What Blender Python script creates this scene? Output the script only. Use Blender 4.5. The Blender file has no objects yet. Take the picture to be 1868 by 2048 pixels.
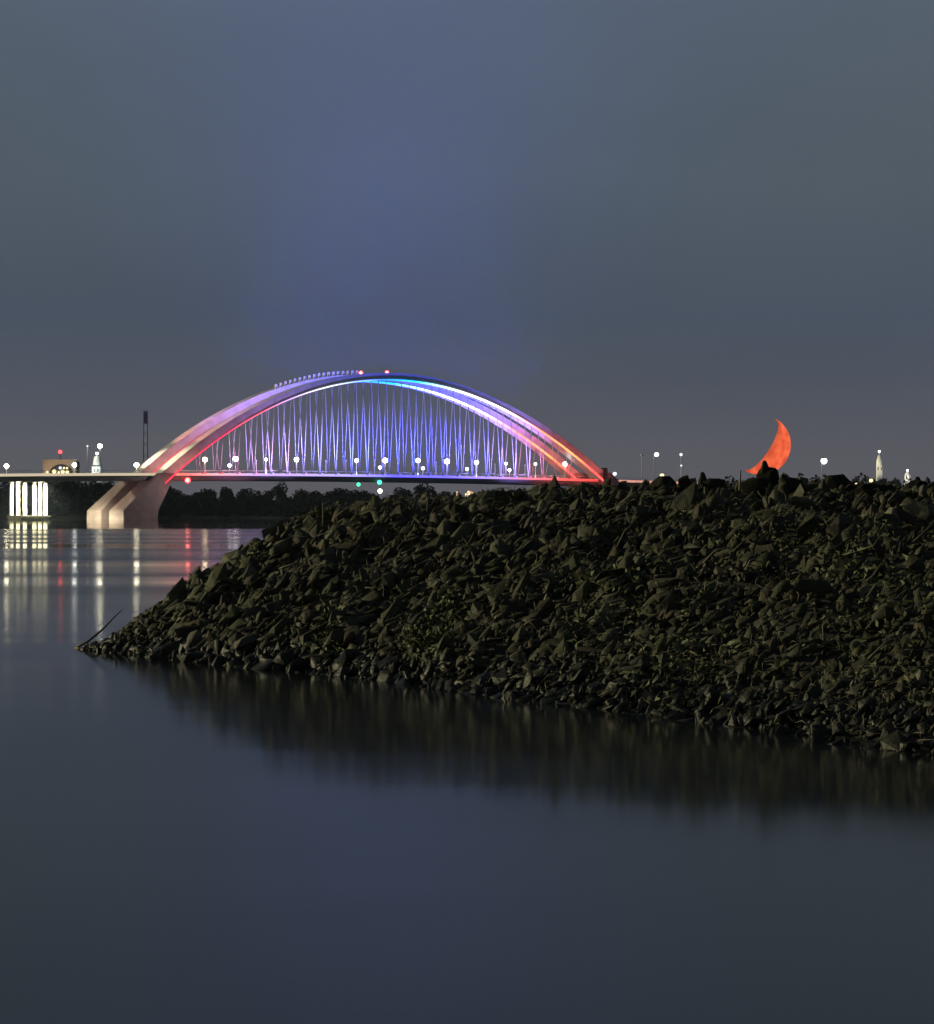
import bpy, bmesh, math, random
import numpy as np
from mathutils import Vector, Matrix, Euler

random.seed(7)
rng = np.random.default_rng(11)
SC = bpy.context.scene
COL = SC.collection

# ------------------------------------------------------------------ camera
F = 4500.0            # focal length in photo pixels (photo 1868 x 2048)
CX, HOR, CAMZ = 934.0, 1021.0, 3.0
cd = bpy.data.cameras.new("camera")
cam = bpy.data.objects.new("camera", cd)
COL.objects.link(cam)
cd.sensor_fit = 'HORIZONTAL'
cd.sensor_width = 36.0
cd.lens = 36.0 * F / 1868.0
cd.clip_start = 0.5
cd.clip_end = 20000
cam.location = (0, 0, CAMZ)
cam.rotation_euler = (math.pi / 2 - 3.0 / F, 0, 0)
SC.camera = cam

# ------------------------------------------------------------------ sky
W = bpy.data.worlds.new("World")
SC.world = W
W.use_nodes = True
nt = W.node_tree
for n in list(nt.nodes):
    nt.nodes.remove(n)
wo = nt.nodes.new('ShaderNodeOutputWorld')
bg = nt.nodes.new('ShaderNodeBackground')
tc = nt.nodes.new('ShaderNodeTexCoord')
sep = nt.nodes.new('ShaderNodeSeparateXYZ')
ramp = nt.nodes.new('ShaderNodeValToRGB')
nt.links.new(tc.outputs['Generated'], sep.inputs[0])
nt.links.new(sep.outputs['Z'], ramp.inputs[0])
cr = ramp.color_ramp
cr.elements[0].position = 0.0
cr.elements[0].color = (0.100, 0.096, 0.112, 1)
cr.elements[1].position = 1.0
cr.elements[1].color = (0.024, 0.031, 0.040, 1)
for p, c in ((0.028, (0.094, 0.094, 0.114, 1)), (0.055, (0.071, 0.081, 0.110, 1)), (0.085, (0.060, 0.077, 0.113, 1)), (0.14, (0.074, 0.096, 0.126, 1)),
             (0.225, (0.088, 0.115, 0.150, 1)), (0.40, (0.062, 0.082, 0.106, 1))):
    e = cr.elements.new(p)
    e.color = c
# thin even overcast: very faint, very wide cloud mottling
mp = nt.nodes.new('ShaderNodeMapping')
mp.inputs['Scale'].default_value = (4.0, 4.0, 11.0)
nz = nt.nodes.new('ShaderNodeTexNoise')
nz.inputs['Scale'].default_value = 1.6
nz.inputs['Detail'].default_value = 4
nt.links.new(tc.outputs['Generated'], mp.inputs[0])
nt.links.new(mp.outputs[0], nz.inputs['Vector'])
mr = nt.nodes.new('ShaderNodeMapRange')
mr.inputs['From Min'].default_value = 0.3
mr.inputs['From Max'].default_value = 0.7
mr.inputs['To Min'].default_value = 0.96
mr.inputs['To Max'].default_value = 1.04
nt.links.new(nz.outputs['Fac'], mr.inputs['Value'])
mul = nt.nodes.new('ShaderNodeVectorMath')
mul.operation = 'SCALE'
nt.links.new(ramp.outputs[0], mul.inputs[0])
nt.links.new(mr.outputs[0], mul.inputs['Scale'])
nt.links.new(mul.outputs[0], bg.inputs['Color'])
bg.inputs['Strength'].default_value = 1.0
nt.links.new(bg.outputs[0], wo.inputs['Surface'])

# weak directional town light from behind the camera, on the left
sd = bpy.data.lights.new("sun", 'SUN')
sd.energy = 3.2
sd.angle = math.radians(2)
sd.color = (1.0, 0.90, 0.53)
sun = bpy.data.objects.new("sun", sd)
COL.objects.link(sun)
sun.rotation_euler = Vector((0.93, -0.22, -0.23)).to_track_quat('-Z', 'Y').to_euler()

vs = SC.view_settings
vs.view_transform = 'Standard'
vs.look = 'None'
vs.gamma = 1
vs.exposure = 0
vs.use_curve_mapping = False
SKYP = 1.1e6
SC.cycles.use_denoising = True
SC.cycles.max_bounces = 6
SC.cycles.volume_bounces = 0
SC.cycles.sample_clamp_indirect = 14.0
SC.cycles.sample_clamp_direct = 80.0


# ------------------------------------------------------------------ helpers
def at(x, y, D):
    return Vector(((x - CX) / F * D, D, CAMZ + (HOR - y) / F * D))


def tag(o, label=None, cat=None, group=None, kind=None):
    if label:
        o['label'] = label
    if cat:
        o['category'] = cat
    if group:
        o['group'] = group
    if kind:
        o['kind'] = kind
    return o


def empty(name, loc=(0, 0, 0), rz=0.0):
    o = bpy.data.objects.new(name, None)
    o.empty_display_size = 0.3
    o.location = loc
    o.rotation_euler = (0, 0, rz)
    COL.objects.link(o)
    return o


def link(name, me, parent=None, loc=None):
    o = bpy.data.objects.new(name, me)
    COL.objects.link(o)
    if loc is not None:
        o.location = loc
    if parent is not None:
        o.parent = parent
    return o


def mesh(name, verts, faces, mat, smooth=False):
    me = bpy.data.meshes.new(name)
    me.from_pydata([tuple(v) for v in verts], [], faces)
    me.materials.append(mat)
    if smooth:
        me.polygons.foreach_set('use_smooth', [True] * len(me.polygons))
    me.update()
    return me


def bm_obj(name, bm, mat, parent=None, smooth=False, loc=None):
    me = bpy.data.meshes.new(name)
    bmesh.ops.recalc_face_normals(bm, faces=bm.faces)
    bm.to_mesh(me)
    bm.free()
    me.materials.append(mat)
    if smooth:
        me.polygons.foreach_set('use_smooth', [True] * len(me.polygons))
    return link(name, me, parent, loc)


def add_box(bm, c, s, rot=None):
    m = Matrix.Translation(Vector(c))
    if rot is not None:
        m = m @ rot
    m = m @ Matrix.Diagonal((s[0], s[1], s[2], 1))
    return bmesh.ops.create_cube(bm, size=1.0, matrix=m)


def add_tube(bm, pts, rad, seg=7):
    """tapered tube through pts; rad is a number or a list"""
    pts = [Vector(p) for p in pts]
    n = len(pts)
    if not isinstance(rad, (list, tuple)):
        rad = [rad] * n
    rings = []
    for i, p in enumerate(pts):
        d = (pts[min(i + 1, n - 1)] - pts[max(i - 1, 0)]).normalized()
        ref = Vector((0, 0, 1)) if abs(d.z) < 0.9 else Vector((0, 1, 0))
        a = d.cross(ref).normalized()
        b = d.cross(a).normalized()
        rings.append([bm.verts.new(p + (a * math.cos(2 * math.pi * k / seg) + b * math.sin(2 * math.pi * k / seg)) * rad[i]) for k in range(seg)])
    for i in range(n - 1):
        for k in range(seg):
            bm.faces.new((rings[i][k], rings[i][(k + 1) % seg], rings[i + 1][(k + 1) % seg], rings[i + 1][k]))
    bm.faces.new(list(reversed(rings[0])))
    bm.faces.new(rings[-1])


def add_ball(bm, c, r, sub=2, scale=(1, 1, 1)):
    m = Matrix.Translation(Vector(c)) @ Matrix.Diagonal((scale[0], scale[1], scale[2], 1))
    bmesh.ops.create_icosphere(bm, subdivisions=sub, radius=r, matrix=m)


def add_lathe(bm, prof, seg=16, c=(0, 0, 0)):
    rings = []
    for r, z in prof:
        rings.append([bm.verts.new((c[0] + r * math.cos(2 * math.pi * k / seg), c[1] + r * math.sin(2 * math.pi * k / seg), c[2] + z)) for k in range(seg)])
    for i in range(len(prof) - 1):
        for k in range(seg):
            bm.faces.new((rings[i][k], rings[i][(k + 1) % seg], rings[i + 1][(k + 1) % seg], rings[i + 1][k]))
    bm.faces.new(list(reversed(rings[0])))
    bm.faces.new(rings[-1])


# ------------------------------------------------------------------ materials
def new_mat(name):
    m = bpy.data.materials.new(name)
    m.use_nodes = True
    t = m.node_tree
    return m, t, t.nodes['Principled BSDF']


def paint(name, col, rough=0.6, var=0.15, scale=0.6, bump=0.0, metal=0.0):
    m, t, b = new_mat(name)
    tcn = t.nodes.new('ShaderNodeTexCoord')
    n = t.nodes.new('ShaderNodeTexNoise')
    n.inputs['Scale'].default_value = scale
    n.inputs['Detail'].default_value = 5
    t.links.new(tcn.outputs['Object'], n.inputs['Vector'])
    r = t.nodes.new('ShaderNodeValToRGB')
    r.color_ramp.elements[0].position = 0.3
    r.color_ramp.elements[1].position = 0.7
    r.color_ramp.elements[0].color = tuple(c * (1 - var) for c in col) + (1,)
    r.color_ramp.elements[1].color = tuple(min(1, c * (1 + var)) for c in col) + (1,)
    t.links.new(n.outputs['Fac'], r.inputs[0])
    t.links.new(r.outputs[0], b.inputs['Base Color'])
    b.inputs['Roughness'].default_value = rough
    b.inputs['Metallic'].default_value = metal
    if bump:
        bp = t.nodes.new('ShaderNodeBump')
        bp.inputs['Strength'].default_value = bump
        bp.inputs['Distance'].default_value = 0.05
        t.links.new(n.outputs['Fac'], bp.inputs['Height'])
        t.links.new(bp.outputs[0], b.inputs['Normal'])
    return m


def glow(name, col, s):
    m = bpy.data.materials.new(name)
    m.use_nodes = True
    t = m.node_tree
    t.nodes.remove(t.nodes['Principled BSDF'])
    e = t.nodes.new('ShaderNodeEmission')
    e.inputs['Color'].default_value = tuple(col) + (1,)
    e.inputs['Strength'].default_value = s
    t.links.new(e.outputs[0], t.nodes['Material Output'].inputs['Surface'])
    return m


def glow_attr(name, attr):
    """emission whose colour and strength are stored along the lamp strip itself"""
    m = bpy.data.materials.new(name)
    m.use_nodes = True
    t = m.node_tree
    t.nodes.remove(t.nodes['Principled BSDF'])
    e = t.nodes.new('ShaderNodeEmission')
    a = t.nodes.new('ShaderNodeAttribute')
    a.attribute_name = attr
    t.links.new(a.outputs['Color'], e.inputs['Color'])
    e.inputs['Strength'].default_value = 1.0
    t.links.new(e.outputs[0], t.nodes['Material Output'].inputs['Surface'])
    return m


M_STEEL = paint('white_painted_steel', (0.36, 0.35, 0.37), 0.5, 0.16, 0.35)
M_CONC = paint('pier_concrete', (0.19, 0.15, 0.15), 0.8, 0.18, 0.35, 0.3)
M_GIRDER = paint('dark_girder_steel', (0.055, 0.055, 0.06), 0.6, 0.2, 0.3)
M_FASCIA = paint('pale_fascia', (0.45, 0.42, 0.38), 0.6, 0.1, 0.3)
M_ASPH = paint('asphalt', (0.05, 0.05, 0.05), 0.9, 0.2, 0.5)
M_HANG = paint('hanger_cable', (0.30, 0.31, 0.36), 0.5, 0.05, 0.5)
M_POLE = paint('lamp_pole_steel', (0.7, 0.7, 0.66), 0.5, 0.05, 1.0)
M_DARK = paint('dark_metal', (0.03, 0.032, 0.04), 0.6, 0.2, 0.5)
M_LED = glow_attr('led_light', 'led')
M_LAMP = glow('street_lamp_light', (1.0, 0.91, 0.64), 24.0)
M_LAMP_B = glow('street_lamp_light_cool', (0.92, 0.95, 0.88), 17.0)
M_LAMP_C = glow('street_lamp_light_amber', (1.0, 0.84, 0.48), 18.0)
M_LAMPS = glow('small_lamp_light', (0.92, 0.97, 1.0), 9.0)
M_LAMPDIM = glow('dim_lamp_light', (0.85, 0.95, 1.0), 1.3)
M_RED = glow('red_beacon_light', (1.0, 0.03, 0.03), 9.0)
M_REDCORE = glow('red_beacon_core', (1.0, 0.45, 0.35), 14.0)
M_GREEN = glow('green_beacon_light', (0.04, 0.85, 0.40), 4.5)
M_WARM = glow('warm_window_light', (1.0, 0.85, 0.45), 1.6)


# ------------------------------------------------------------------ water, ground
def water_material():
    m, t, b = new_mat('river_water')
    b.inputs['Base Color'].default_value = (0.007, 0.010, 0.011, 1)
    b.inputs['IOR'].default_value = 1.333
    geo = t.nodes.new('ShaderNodeNewGeometry')
    sp = t.nodes.new('ShaderNodeSeparateXYZ')
    t.links.new(geo.outputs['Position'], sp.inputs[0])
    # wind streaks: long in x, patchy along the river
    mpn = t.nodes.new('ShaderNodeMapping')
    mpn.inputs['Scale'].default_value = (0.006, 0.045, 1)
    t.links.new(geo.outputs['Position'], mpn.inputs[0])
    n = t.nodes.new('ShaderNodeTexNoise')
    n.inputs['Scale'].default_value = 1.0
    n.inputs['Detail'].default_value = 3
    t.links.new(mpn.outputs[0], n.inputs['Vector'])
    # distance zones: sheltered mirror by the far bank, ruffled mid river, calm cove near us
    zr = t.nodes.new('ShaderNodeValToRGB')
    el = zr.color_ramp.elements
    el[0].position = 0.0
    el[0].color = (0.085,) * 3 + (1,)
    el[1].position = 1.0
    el[1].color = (0.02,) * 3 + (1,)
    for p, v in ((0.05, 0.095), (0.075, 0.13), (0.14, 0.15), (0.33, 0.14), (0.40, 0.04)):
        e = el.new(p)
        e.color = (v, v, v, 1)
    dv = t.nodes.new('ShaderNodeMath')
    dv.operation = 'DIVIDE'
    dv.inputs[1].default_value = 1000.0
    t.links.new(sp.outputs['Y'], dv.inputs[0])
    t.links.new(dv.outputs[0], zr.inputs[0])
    mr_ = t.nodes.new('ShaderNodeMapRange')
    mr_.inputs['From Min'].default_value = 0.35
    mr_.inputs['From Max'].default_value = 0.65
    mr_.inputs['To Min'].default_value = 0.45
    mr_.inputs['To Max'].default_value = 1.5
    t.links.new(n.outputs['Fac'], mr_.inputs['Value'])
    mu = t.nodes.new('ShaderNodeMath')
    mu.operation = 'MULTIPLY'
    t.links.new(zr.outputs[0], mu.inputs[0])
    t.links.new(mr_.outputs[0], mu.inputs[1])
    t.links.new(mu.outputs[0], b.inputs['Roughness'])
    # slow swell
    mp2 = t.nodes.new('ShaderNodeMapping')
    mp2.inputs['Scale'].default_value = (0.05, 0.22, 1)
    t.links.new(geo.outputs['Position'], mp2.inputs[0])
    n2 = t.nodes.new('ShaderNodeTexNoise')
    n2.inputs['Scale'].default_value = 1.0
    n2.inputs['Detail'].default_value = 2
    t.links.new(mp2.outputs[0], n2.inputs['Vector'])
    n3 = t.nodes.new('ShaderNodeTexNoise')
    n3.inputs['Scale'].default_value = 1.0
    n3.inputs['Detail'].default_value = 1
    mp3 = t.nodes.new('ShaderNodeMapping')
    mp3.inputs['Scale'].default_value = (0.012, 0.09, 1)
    mp3.inputs['Location'].default_value = (3.1, 7.7, 0)
    t.links.new(geo.outputs['Position'], mp3.inputs[0])
    t.links.new(mp3.outputs[0], n3.inputs['Vector'])
    gate = t.nodes.new('ShaderNodeMapRange')
    gate.inputs['From Min'].default_value = 0.50
    gate.inputs['From Max'].default_value = 0.62
    gate.inputs['To Min'].default_value = 0.10
    gate.inputs['To Max'].default_value = 0.55
    t.links.new(n3.outputs['Fac'], gate.inputs['Value'])
    bp = t.nodes.new('ShaderNodeBump')
    t.links.new(gate.outputs[0], bp.inputs['Strength'])
    bp.inputs['Strength'].default_value = 0.4
    bp.inputs['Distance'].default_value = 0.05
    t.links.new(n2.outputs['Fac'], bp.inputs['Height'])
    t.links.new(bp.outputs[0], b.inputs['Normal'])
    return m


water = link('water', mesh('water', [(-3000, -200, 0), (3000, -200, 0), (3000, 6000, 0), (-3000, 6000, 0)], [(0, 1, 2, 3)], water_material()))
tag(water, kind='structure')

M_SOIL = paint('far_bank_soil', (0.016, 0.016, 0.014), 0.95, 0.3, 0.05)
gx = np.linspace(-3000, 3000, 121)
gv, gf = [], []
rows = ((905, -0.8), (925, 0.5), (960, 2.0), (1100, 4.0), (1600, 5.0), (6000, 8.0))
for (yy, zz) in rows:
    for x in gx:
        wob = 7 * math.sin(x * 0.013) + 4 * math.sin(x * 0.041 + 1)
        gv.append((x, yy + (wob if yy < 1000 else 0), zz))
for r in range(len(rows) - 1):
    for i in range(120):
        a = r * 121 + i
        gf.append((a, a + 1, a + 122, a + 121))
tag(link('far_bank_ground', mesh('far_bank_ground', gv, gf, M_SOIL)), kind='structure')

# ------------------------------------------------------------------ the bridge frame
TH = math.radians(40)
BC, BS = math.cos(TH), math.sin(TH)
BO = at(745, HOR, 802)
BO.z = 0


def bpt(t, s, z):
    """bridge coordinates: t along the axis, s towards us, z above the water"""
    return Vector((t, s, z))            # local to the bridge empty


BR_ROT = TH


def bworld(t, s, z):
    return Vector((BO.x + t * BC + s * BS, BO.y + t * BS - s * BC, z))


def t_at(x, s):
    k = (x - CX) / F
    return (k * (BO.y - s * BC) - BO.x - s * BS) / (BC - k * BS)


def tz(x, y, s):
    t = t_at(x, s)
    D = BO.y + t * BS - s * BC
    return t, CAMZ + (HOR - y) / F * D


# local frame of the empty: x = t, y = -s, z = z
def L(t, s, z):
    return Vector((t, -s, z))


S_NEAR = 9.3
SPACE = 14.1
bridge = empty('arch_bridge', (BO.x, BO.y, 0), BR_ROT)
tag(bridge, 'tied-arch road bridge with two arches lit red, white and blue across the river', 'bridge')

# lower front corner of the near arch, sampled
xs = np.linspace(330, 1214, 73)
lowt, lowz = [], []
for x in xs:
    t, z = tz(x, 760 + 202 * ((x - 771) / 436.0) ** 2, S_NEAR)
    lowt.append(t)
    lowz.append(z)
lowt, lowz = np.array(lowt), np.array(lowz)
T0, T1 = lowt[0], lowt[-1]
TMID = lowt[np.argmax(lowz)]


def arch_z(t):
    return float(np.interp(t, lowt, lowz))


# deck level
dkx = [-300, 0, 300, 640, 800, 900, 1000, 1100, 1207, 1330, 1500]
dky = [955, 949.5, 950, 950, 952, 954, 956, 958.5, 961.5, 965, 971]
dkt, dkz = [], []
for x, y in zip(dkx, dky):
    t, z = tz(x, y, 7.5)
    dkt.append(t)
    dkz.append(z)
dcf = np.polyfit(dkt, dkz, 3)


def deck_z(t):
    return float(np.polyval(dcf, t))


def lerp(a, b, f):
    return a + (b - a) * f


def led_col(t):
    """programmed colour of the light line by position along the span (0 left .. 1 right)"""
    keys = [(0.0, (1.0, 0.03, 0.06), 1.5), (0.12, (1.0, 0.04, 0.10), 1.4), (0.2, (1.0, 0.16, 0.28), 1.2), (0.25, (0.72, 0.42, 1.0), 1.2),
            (0.33, (0.85, 0.85, 1.0), 1.7), (0.39, (0.30, 0.50, 1.0), 1.6), (0.45, (0.02, 0.14, 1.0), 2.2), (0.53, (0.01, 0.50, 1.0), 2.2),
            (0.58, (0.35, 0.8, 1.0), 2.4), (0.64, (0.82, 0.84, 1.0), 3.6), (0.74, (0.95, 0.75, 1.0), 3.6), (0.78, (1.0, 0.32, 0.5), 2.6),
            (0.83, (1.0, 0.20, 0.10), 2.3), (0.91, (1.0, 0.26, 0.08), 2.6), (0.96, (1.0, 0.05, 0.06), 2.4), (1.0, (1.0, 0.10, 0.08), 2.2)]
    f = (t - T0) / (T1 - T0)
    for (a, ca, sa), (b, cb, sb) in zip(keys, keys[1:]):
        if f <= b:
            g = max(0, (f - a) / (b - a))
            s = lerp(sa, sb, g)
            return tuple(lerp(p, q, g) * s * 1.35 for p, q in zip(ca, cb))
    return tuple(c * 1.35 * keys[-1][2] for c in keys[-1][1])


def colour_mesh(me, cols):
    a = me.color_attributes.new('led', 'FLOAT_COLOR', 'POINT')
    a.data.foreach_set('color', [v for c in cols for v in (c[0], c[1], c[2], 1.0)])


def section(i, near):
    """four corners of the arch box at sample i: low-near, top-near, top-far, low-far"""
    t, z = lowt[i], lowz[i]
    j0, j1 = max(0, i - 1), min(len(lowt) - 1, i + 1)
    d = Vector((lowt[j1] - lowt[j0], lowz[j1] - lowz[j0])).normalized()
    up = Vector((-d.y, d.x))
    f = abs(2 * (t - T0) / (T1 - T0) - 1)          # 0 at the crown, 1 at the feet
    h = 2.6 + 0.7 * f ** 2
    w = 3.4 + 1.9 * f
    tt, zt = t + up.x * h, z + up.y * h
    return [L(t, near, z), L(tt, near - 0.25, zt), L(tt, near - w + 0.25, zt), L(t, near - w, z)]


def build_arch(near):
    vs_, fs = [], []
    n = len(lowt)
    for i in range(n):
        vs_ += section(i, near)
    for i in range(n - 1):
        for k in range(4):
            a, b = i * 4 + k, i * 4 + (k + 1) % 4
            fs.append((a, b, b + 4, a + 4))
    fs.append((0, 3, 2, 1))
    e = (n - 1) * 4
    fs.append((e, e + 1, e + 2, e + 3))
    me = mesh('arch', vs_, fs, M_STEEL)
    bm = bmesh.new()
    bm.from_mesh(me)
    bmesh.ops.recalc_face_normals(bm, faces=bm.faces)
    bm.to_mesh(me)
    bm.free()
    arch = link('arch', me, bridge)
    # light line along the lower front corner
    sv, sf, sc_ = [], [], []
    for i in range(n):
        c = section(i, near)[0]
        f = (lowt[i] - T0) / (T1 - T0)
        r = 0.22 + 0.13 * min(1, max(0, (f - 0.4) / 0.2))
        for k in range(6):
            an = 2 * math.pi * k / 6
            sv.append(c + Vector((0, -r * math.cos(an) - 0.12, r * math.sin(an) + 0.05)))
            sc_.append(led_col(lowt[i]))
    for i in range(n - 1):
        for k in range(6):
            a, b = i * 6 + k, i * 6 + (k + 1) % 6
            sf.append((a, b, b + 6, a + 6))
    sm = mesh('light_strip', sv, sf, M_LED)
    colour_mesh(sm, sc_)
    link('light_strip', sm, arch)
    return arch


near_arch = build_arch(S_NEAR)
far_arch = build_arch(S_NEAR - SPACE)
near_arch['label'] = 'nearer arch rib, ending at the right of the other'
far_arch['label'] = 'farther arch rib with toothed guard rail up its left haunch'

# guard rail up the far rib's left haunch, to the crown
rail_posts = []
for k in range(18):
    x = 549 + k * 9.6
    t = t_at(x, S_NEAR - SPACE) + 1.2
    i = int(np.argmin(abs(lowt - t)))
    c = section(i, S_NEAR - SPACE)
    p0 = c[1]
    tt = np.interp(t, [section(j, 0)[1].x for j in range(len(lowt))], [section(j, 0)[1].z for j in range(len(lowt))])
    bm = bmesh.new()
    add_box(bm, (0, 0, 0.75), (0.85, 0.35, 1.5))
    add_box(bm, (0, 0, 1.56), (0.55, 0.45, 0.16))
    o = bm_obj('railing_post', bm, M_STEEL, far_arch)
    o.location = (t, -(S_NEAR - SPACE - 0.8), float(tt) - 0.15)

# legs carrying the ribs down to the water
def leg(near, pts_px, wtop, wbot):
    pl = [tz(x, y, S_NEAR) for x, y in pts_px]
    zt = max(z for _, z in pl)
    zb = min(z for _, z in pl)
    bm = bmesh.new()
    fr, bk = [], []
    for (t, z) in pl:
        w = lerp(wbot, wtop, max(0.0, min(1.0, (z - 2.2) / (zt - 2.2))))
        fr.append(bm.verts.new(L(t, near + 0.02, z)))
        bk.append(bm.verts.new(L(t, near - w, z)))
    n = len(pl)
    bm.faces.new(fr)
    bm.faces.new(list(reversed(bk)))
    for i in range(n):
        bm.faces.new((fr[i], bk[i], bk[(i + 1) % n], fr[(i + 1) % n]))
    bmesh.ops.bevel(bm, geom=[e for e in bm.edges], offset=0.18, segments=1, affect='EDGES')
    return bm_obj('leg', bm, M_CONC, bridge)


LEG_L = [(318, 946), (353, 946), (316, 1020), (316, 1041), (247, 1041), (247, 1021)]
LEG_R = [(1222, 945), (1196, 945), (1215, 1004), (1215, 1036), (1280, 1036), (1280, 1006)]
for nr in (S_NEAR, S_NEAR - SPACE):
    leg(nr, LEG_L, 5.6, 9.2)
    leg(nr, LEG_R, 5.6, 8.0)

# deck: road slab, girders, fascia and rail light line, running on past the arch at both ends
TD0, TD1 = t_at(-260, 7.5), t_at(1420, 7.5)
tds = np.linspace(TD0, TD1, 90)


def deck_strip(name, s0, s1, z0, z1, mat, parent=bridge):
    v, f = [], []
    for t in tds:
        z = deck_z(t)
        v += [L(t, s0, z + z0), L(t, s0, z + z1), L(t, s1, z + z1), L(t, s1, z + z0)]
    for i in range(len(tds) - 1):
        for k in range(4):
            a, b = i * 4 + k, i * 4 + (k + 1) % 4
            f.append((a, b, b + 4, a + 4))
    f.append((3, 2, 1, 0))
    e = (len(tds) - 1) * 4
    f.append((e, e + 1, e + 2, e + 3))
    return link(name, mesh(name, v, f, mat), parent)


slab = deck_strip('road_deck', 7.40, -8.90, -0.55, 0.0, M_ASPH)
deck_strip('fascia', 7.75, 7.42, -0.30, 0.38, M_FASCIA, slab)
deck_strip('fascia', -8.92, -9.25, -0.30, 0.38, M_FASCIA, slab)
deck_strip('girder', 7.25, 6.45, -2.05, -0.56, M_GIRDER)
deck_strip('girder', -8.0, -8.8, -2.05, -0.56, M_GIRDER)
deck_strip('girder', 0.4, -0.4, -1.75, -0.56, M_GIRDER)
for s in (7.6, -9.1):
    deck_strip('handrail', s + 0.05, s - 0.05, 1.30, 1.40, M_POLE)

# rail light line just under the fascia cap
def deck_led(t):
    f = (t - T0) / (T1 - T0)
    keys = [(-9, (0.62, 0.58, 0.46), 0.8), (0.0, (0.72, 0.60, 0.42), 0.9), (0.04, (1.0, 0.15, 0.12), 1.3), (0.10, (0.9, 0.45, 0.5), 1.2),
            (0.2, (0.60, 0.40, 0.9), 1.3), (0.38, (0.42, 0.36, 1.0), 1.5), (0.48, (0.10, 0.09, 1.0), 2.2), (0.62, (0.14, 0.11, 1.0), 2.2),
            (0.72, (0.45, 0.30, 1.0), 1.5), (0.80, (0.85, 0.25, 0.35), 1.2), (0.88, (1.0, 0.12, 0.10), 1.4), (1.0, (1.0, 0.04, 0.04), 1.8),
            (1.02, (0.9, 0.40, 0.30), 0.9), (9, (0.8, 0.6, 0.4), 0.7)]
    for (a, ca, sa), (b, cb, sb) in zip(keys, keys[1:]):
        if f <= b:
            g = (f - a) / (b - a)
            if a < -1 or b > 5:
                g = 0 if b > 5 else 1
            s = lerp(sa, sb, g)
            return tuple(lerp(p, q, g) * s for p, q in zip(ca, cb))


v, f_, cc = [], [], []
for t in tds:
    z = deck_z(t)
    for (s, dz) in ((7.83, -0.40), (7.83, 0.46), (7.77, 0.46), (7.77, -0.40)):
        v.append(L(t, s, z + dz))
        cc.append(deck_led(t))
for i in range(len(tds) - 1):
    for k in range(4):
        a, b = i * 4 + k, i * 4 + (k + 1) % 4
        f_.append((a, b, b + 4, a + 4))
me = mesh('rail_light_strip', v, f_, M_LED)
colour_mesh(me, cc)
link('rail_light_strip', me, bridge)

# hangers in V pairs from deck edge to rib, with a floodlight at each foot
def flood_col(f):
    keys = [(0.0, (1.0, 0.06, 0.05)), (0.13, (1.0, 0.08, 0.10)), (0.2, (0.75, 0.3, 0.9)), (0.3, (0.42, 0.36, 1.0)), (0.42, (0.22, 0.22, 1.0)),
            (0.55, (0.07, 0.09, 1.0)), (0.68, (0.25, 0.22, 1.0)), (0.78, (0.55, 0.35, 1.0)), (0.84, (1.0, 0.14, 0.14)), (1.0, (1.0, 0.05, 0.05))]
    for (a, ca), (b, cb) in zip(keys, keys[1:]):
        if f <= b:
            g = max(0, (f - a) / (b - a))
            return tuple(lerp(p, q, g) for p, q in zip(ca, cb))
    return keys[-1][1]


flood_mats = {}


def flood_mat(f):
    k = round(f * 12)
    if k not in flood_mats:
        flood_mats[k] = glow('floodlight_colour_%d' % k, flood_col(k / 12.0), 1.6)
    return flood_mats[k]


NODES = np.arange(t_at(402, 7.0), t_at(1150, 7.0), (t_at(800, 7) - t_at(769.5, 7)))
for (sd_, st, rad) in ((7.95, S_NEAR - 1.6, 0.155), (-7.2, S_NEAR - SPACE - 1.8, 0.11)):
    for j, tn in enumerate(NODES):
        off = 0.0 if sd_ > 0 else 1.05
        tn = tn + off
        zb = deck_z(tn) + 0.2
        for sgn in (-1, 1):
            zt = arch_z(tn)
            if zt - zb < 1.6:
                continue
            dt = sgn * min(1.75, 0.35 + 0.2 * (zt - zb))
            ztop = arch_z(tn + dt) + 0.5
            bm = bmesh.new()
            add_tube(bm, [L(tn + sgn * 0.12, sd_, zb), L(tn + dt, st, ztop)], rad, 6)
            bm_obj('hanger', bm, M_HANG, bridge, True)
        fr = (tn - T0) / (T1 - T0)
        bm = bmesh.new()
        add_box(bm, L(tn + 0.9, sd_ + 0.25, zb + 0.35), (0.5, 0.35, 0.5))
        add_box(bm, L(tn + 0.9, sd_ + 0.25, zb + 0.0), (0.12, 0.12, 0.3))
        bm_obj('floodlight', bm, flood_mat(fr), bridge)

# the floodlights' beams on ribs and hangers
def area(name, loc, aim, sx, sy, power, col, spread=120):
    ld = bpy.data.lights.new(name, 'AREA')
    ld.shape = 'RECTANGLE'
    ld.size, ld.size_y = sx, sy
    ld.energy = power
    ld.color = col
    ld.spread = math.radians(spread)
    o = bpy.data.objects.new(name, ld)
    COL.objects.link(o)
    o.location = loc
    o.rotation_euler = (Vector(aim) - Vector(loc)).to_track_quat('-Z', 'X').to_euler()
    return o


def beam_col(f):
    keys = [(0.0, (1.0, 0.40, 0.30)), (0.10, (1.0, 0.28, 0.30)), (0.17, (0.8, 0.35, 0.85)), (0.28, (0.36, 0.32, 1.0)), (0.42, (0.12, 0.14, 1.0)),
            (0.55, (0.05, 0.07, 1.0)), (0.68, (0.15, 0.14, 1.0)), (0.78, (0.45, 0.3, 1.0)), (0.86, (1.0, 0.14, 0.16)), (1.0, (1.0, 0.16, 0.10))]
    for (a, ca), (b, cb) in zip(keys, keys[1:]):
        if f <= b:
            g = max(0, (f - a) / (b - a))
            return tuple(lerp(p, q, g) for p, q in zip(ca, cb))
    return keys[-1][1]


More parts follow.
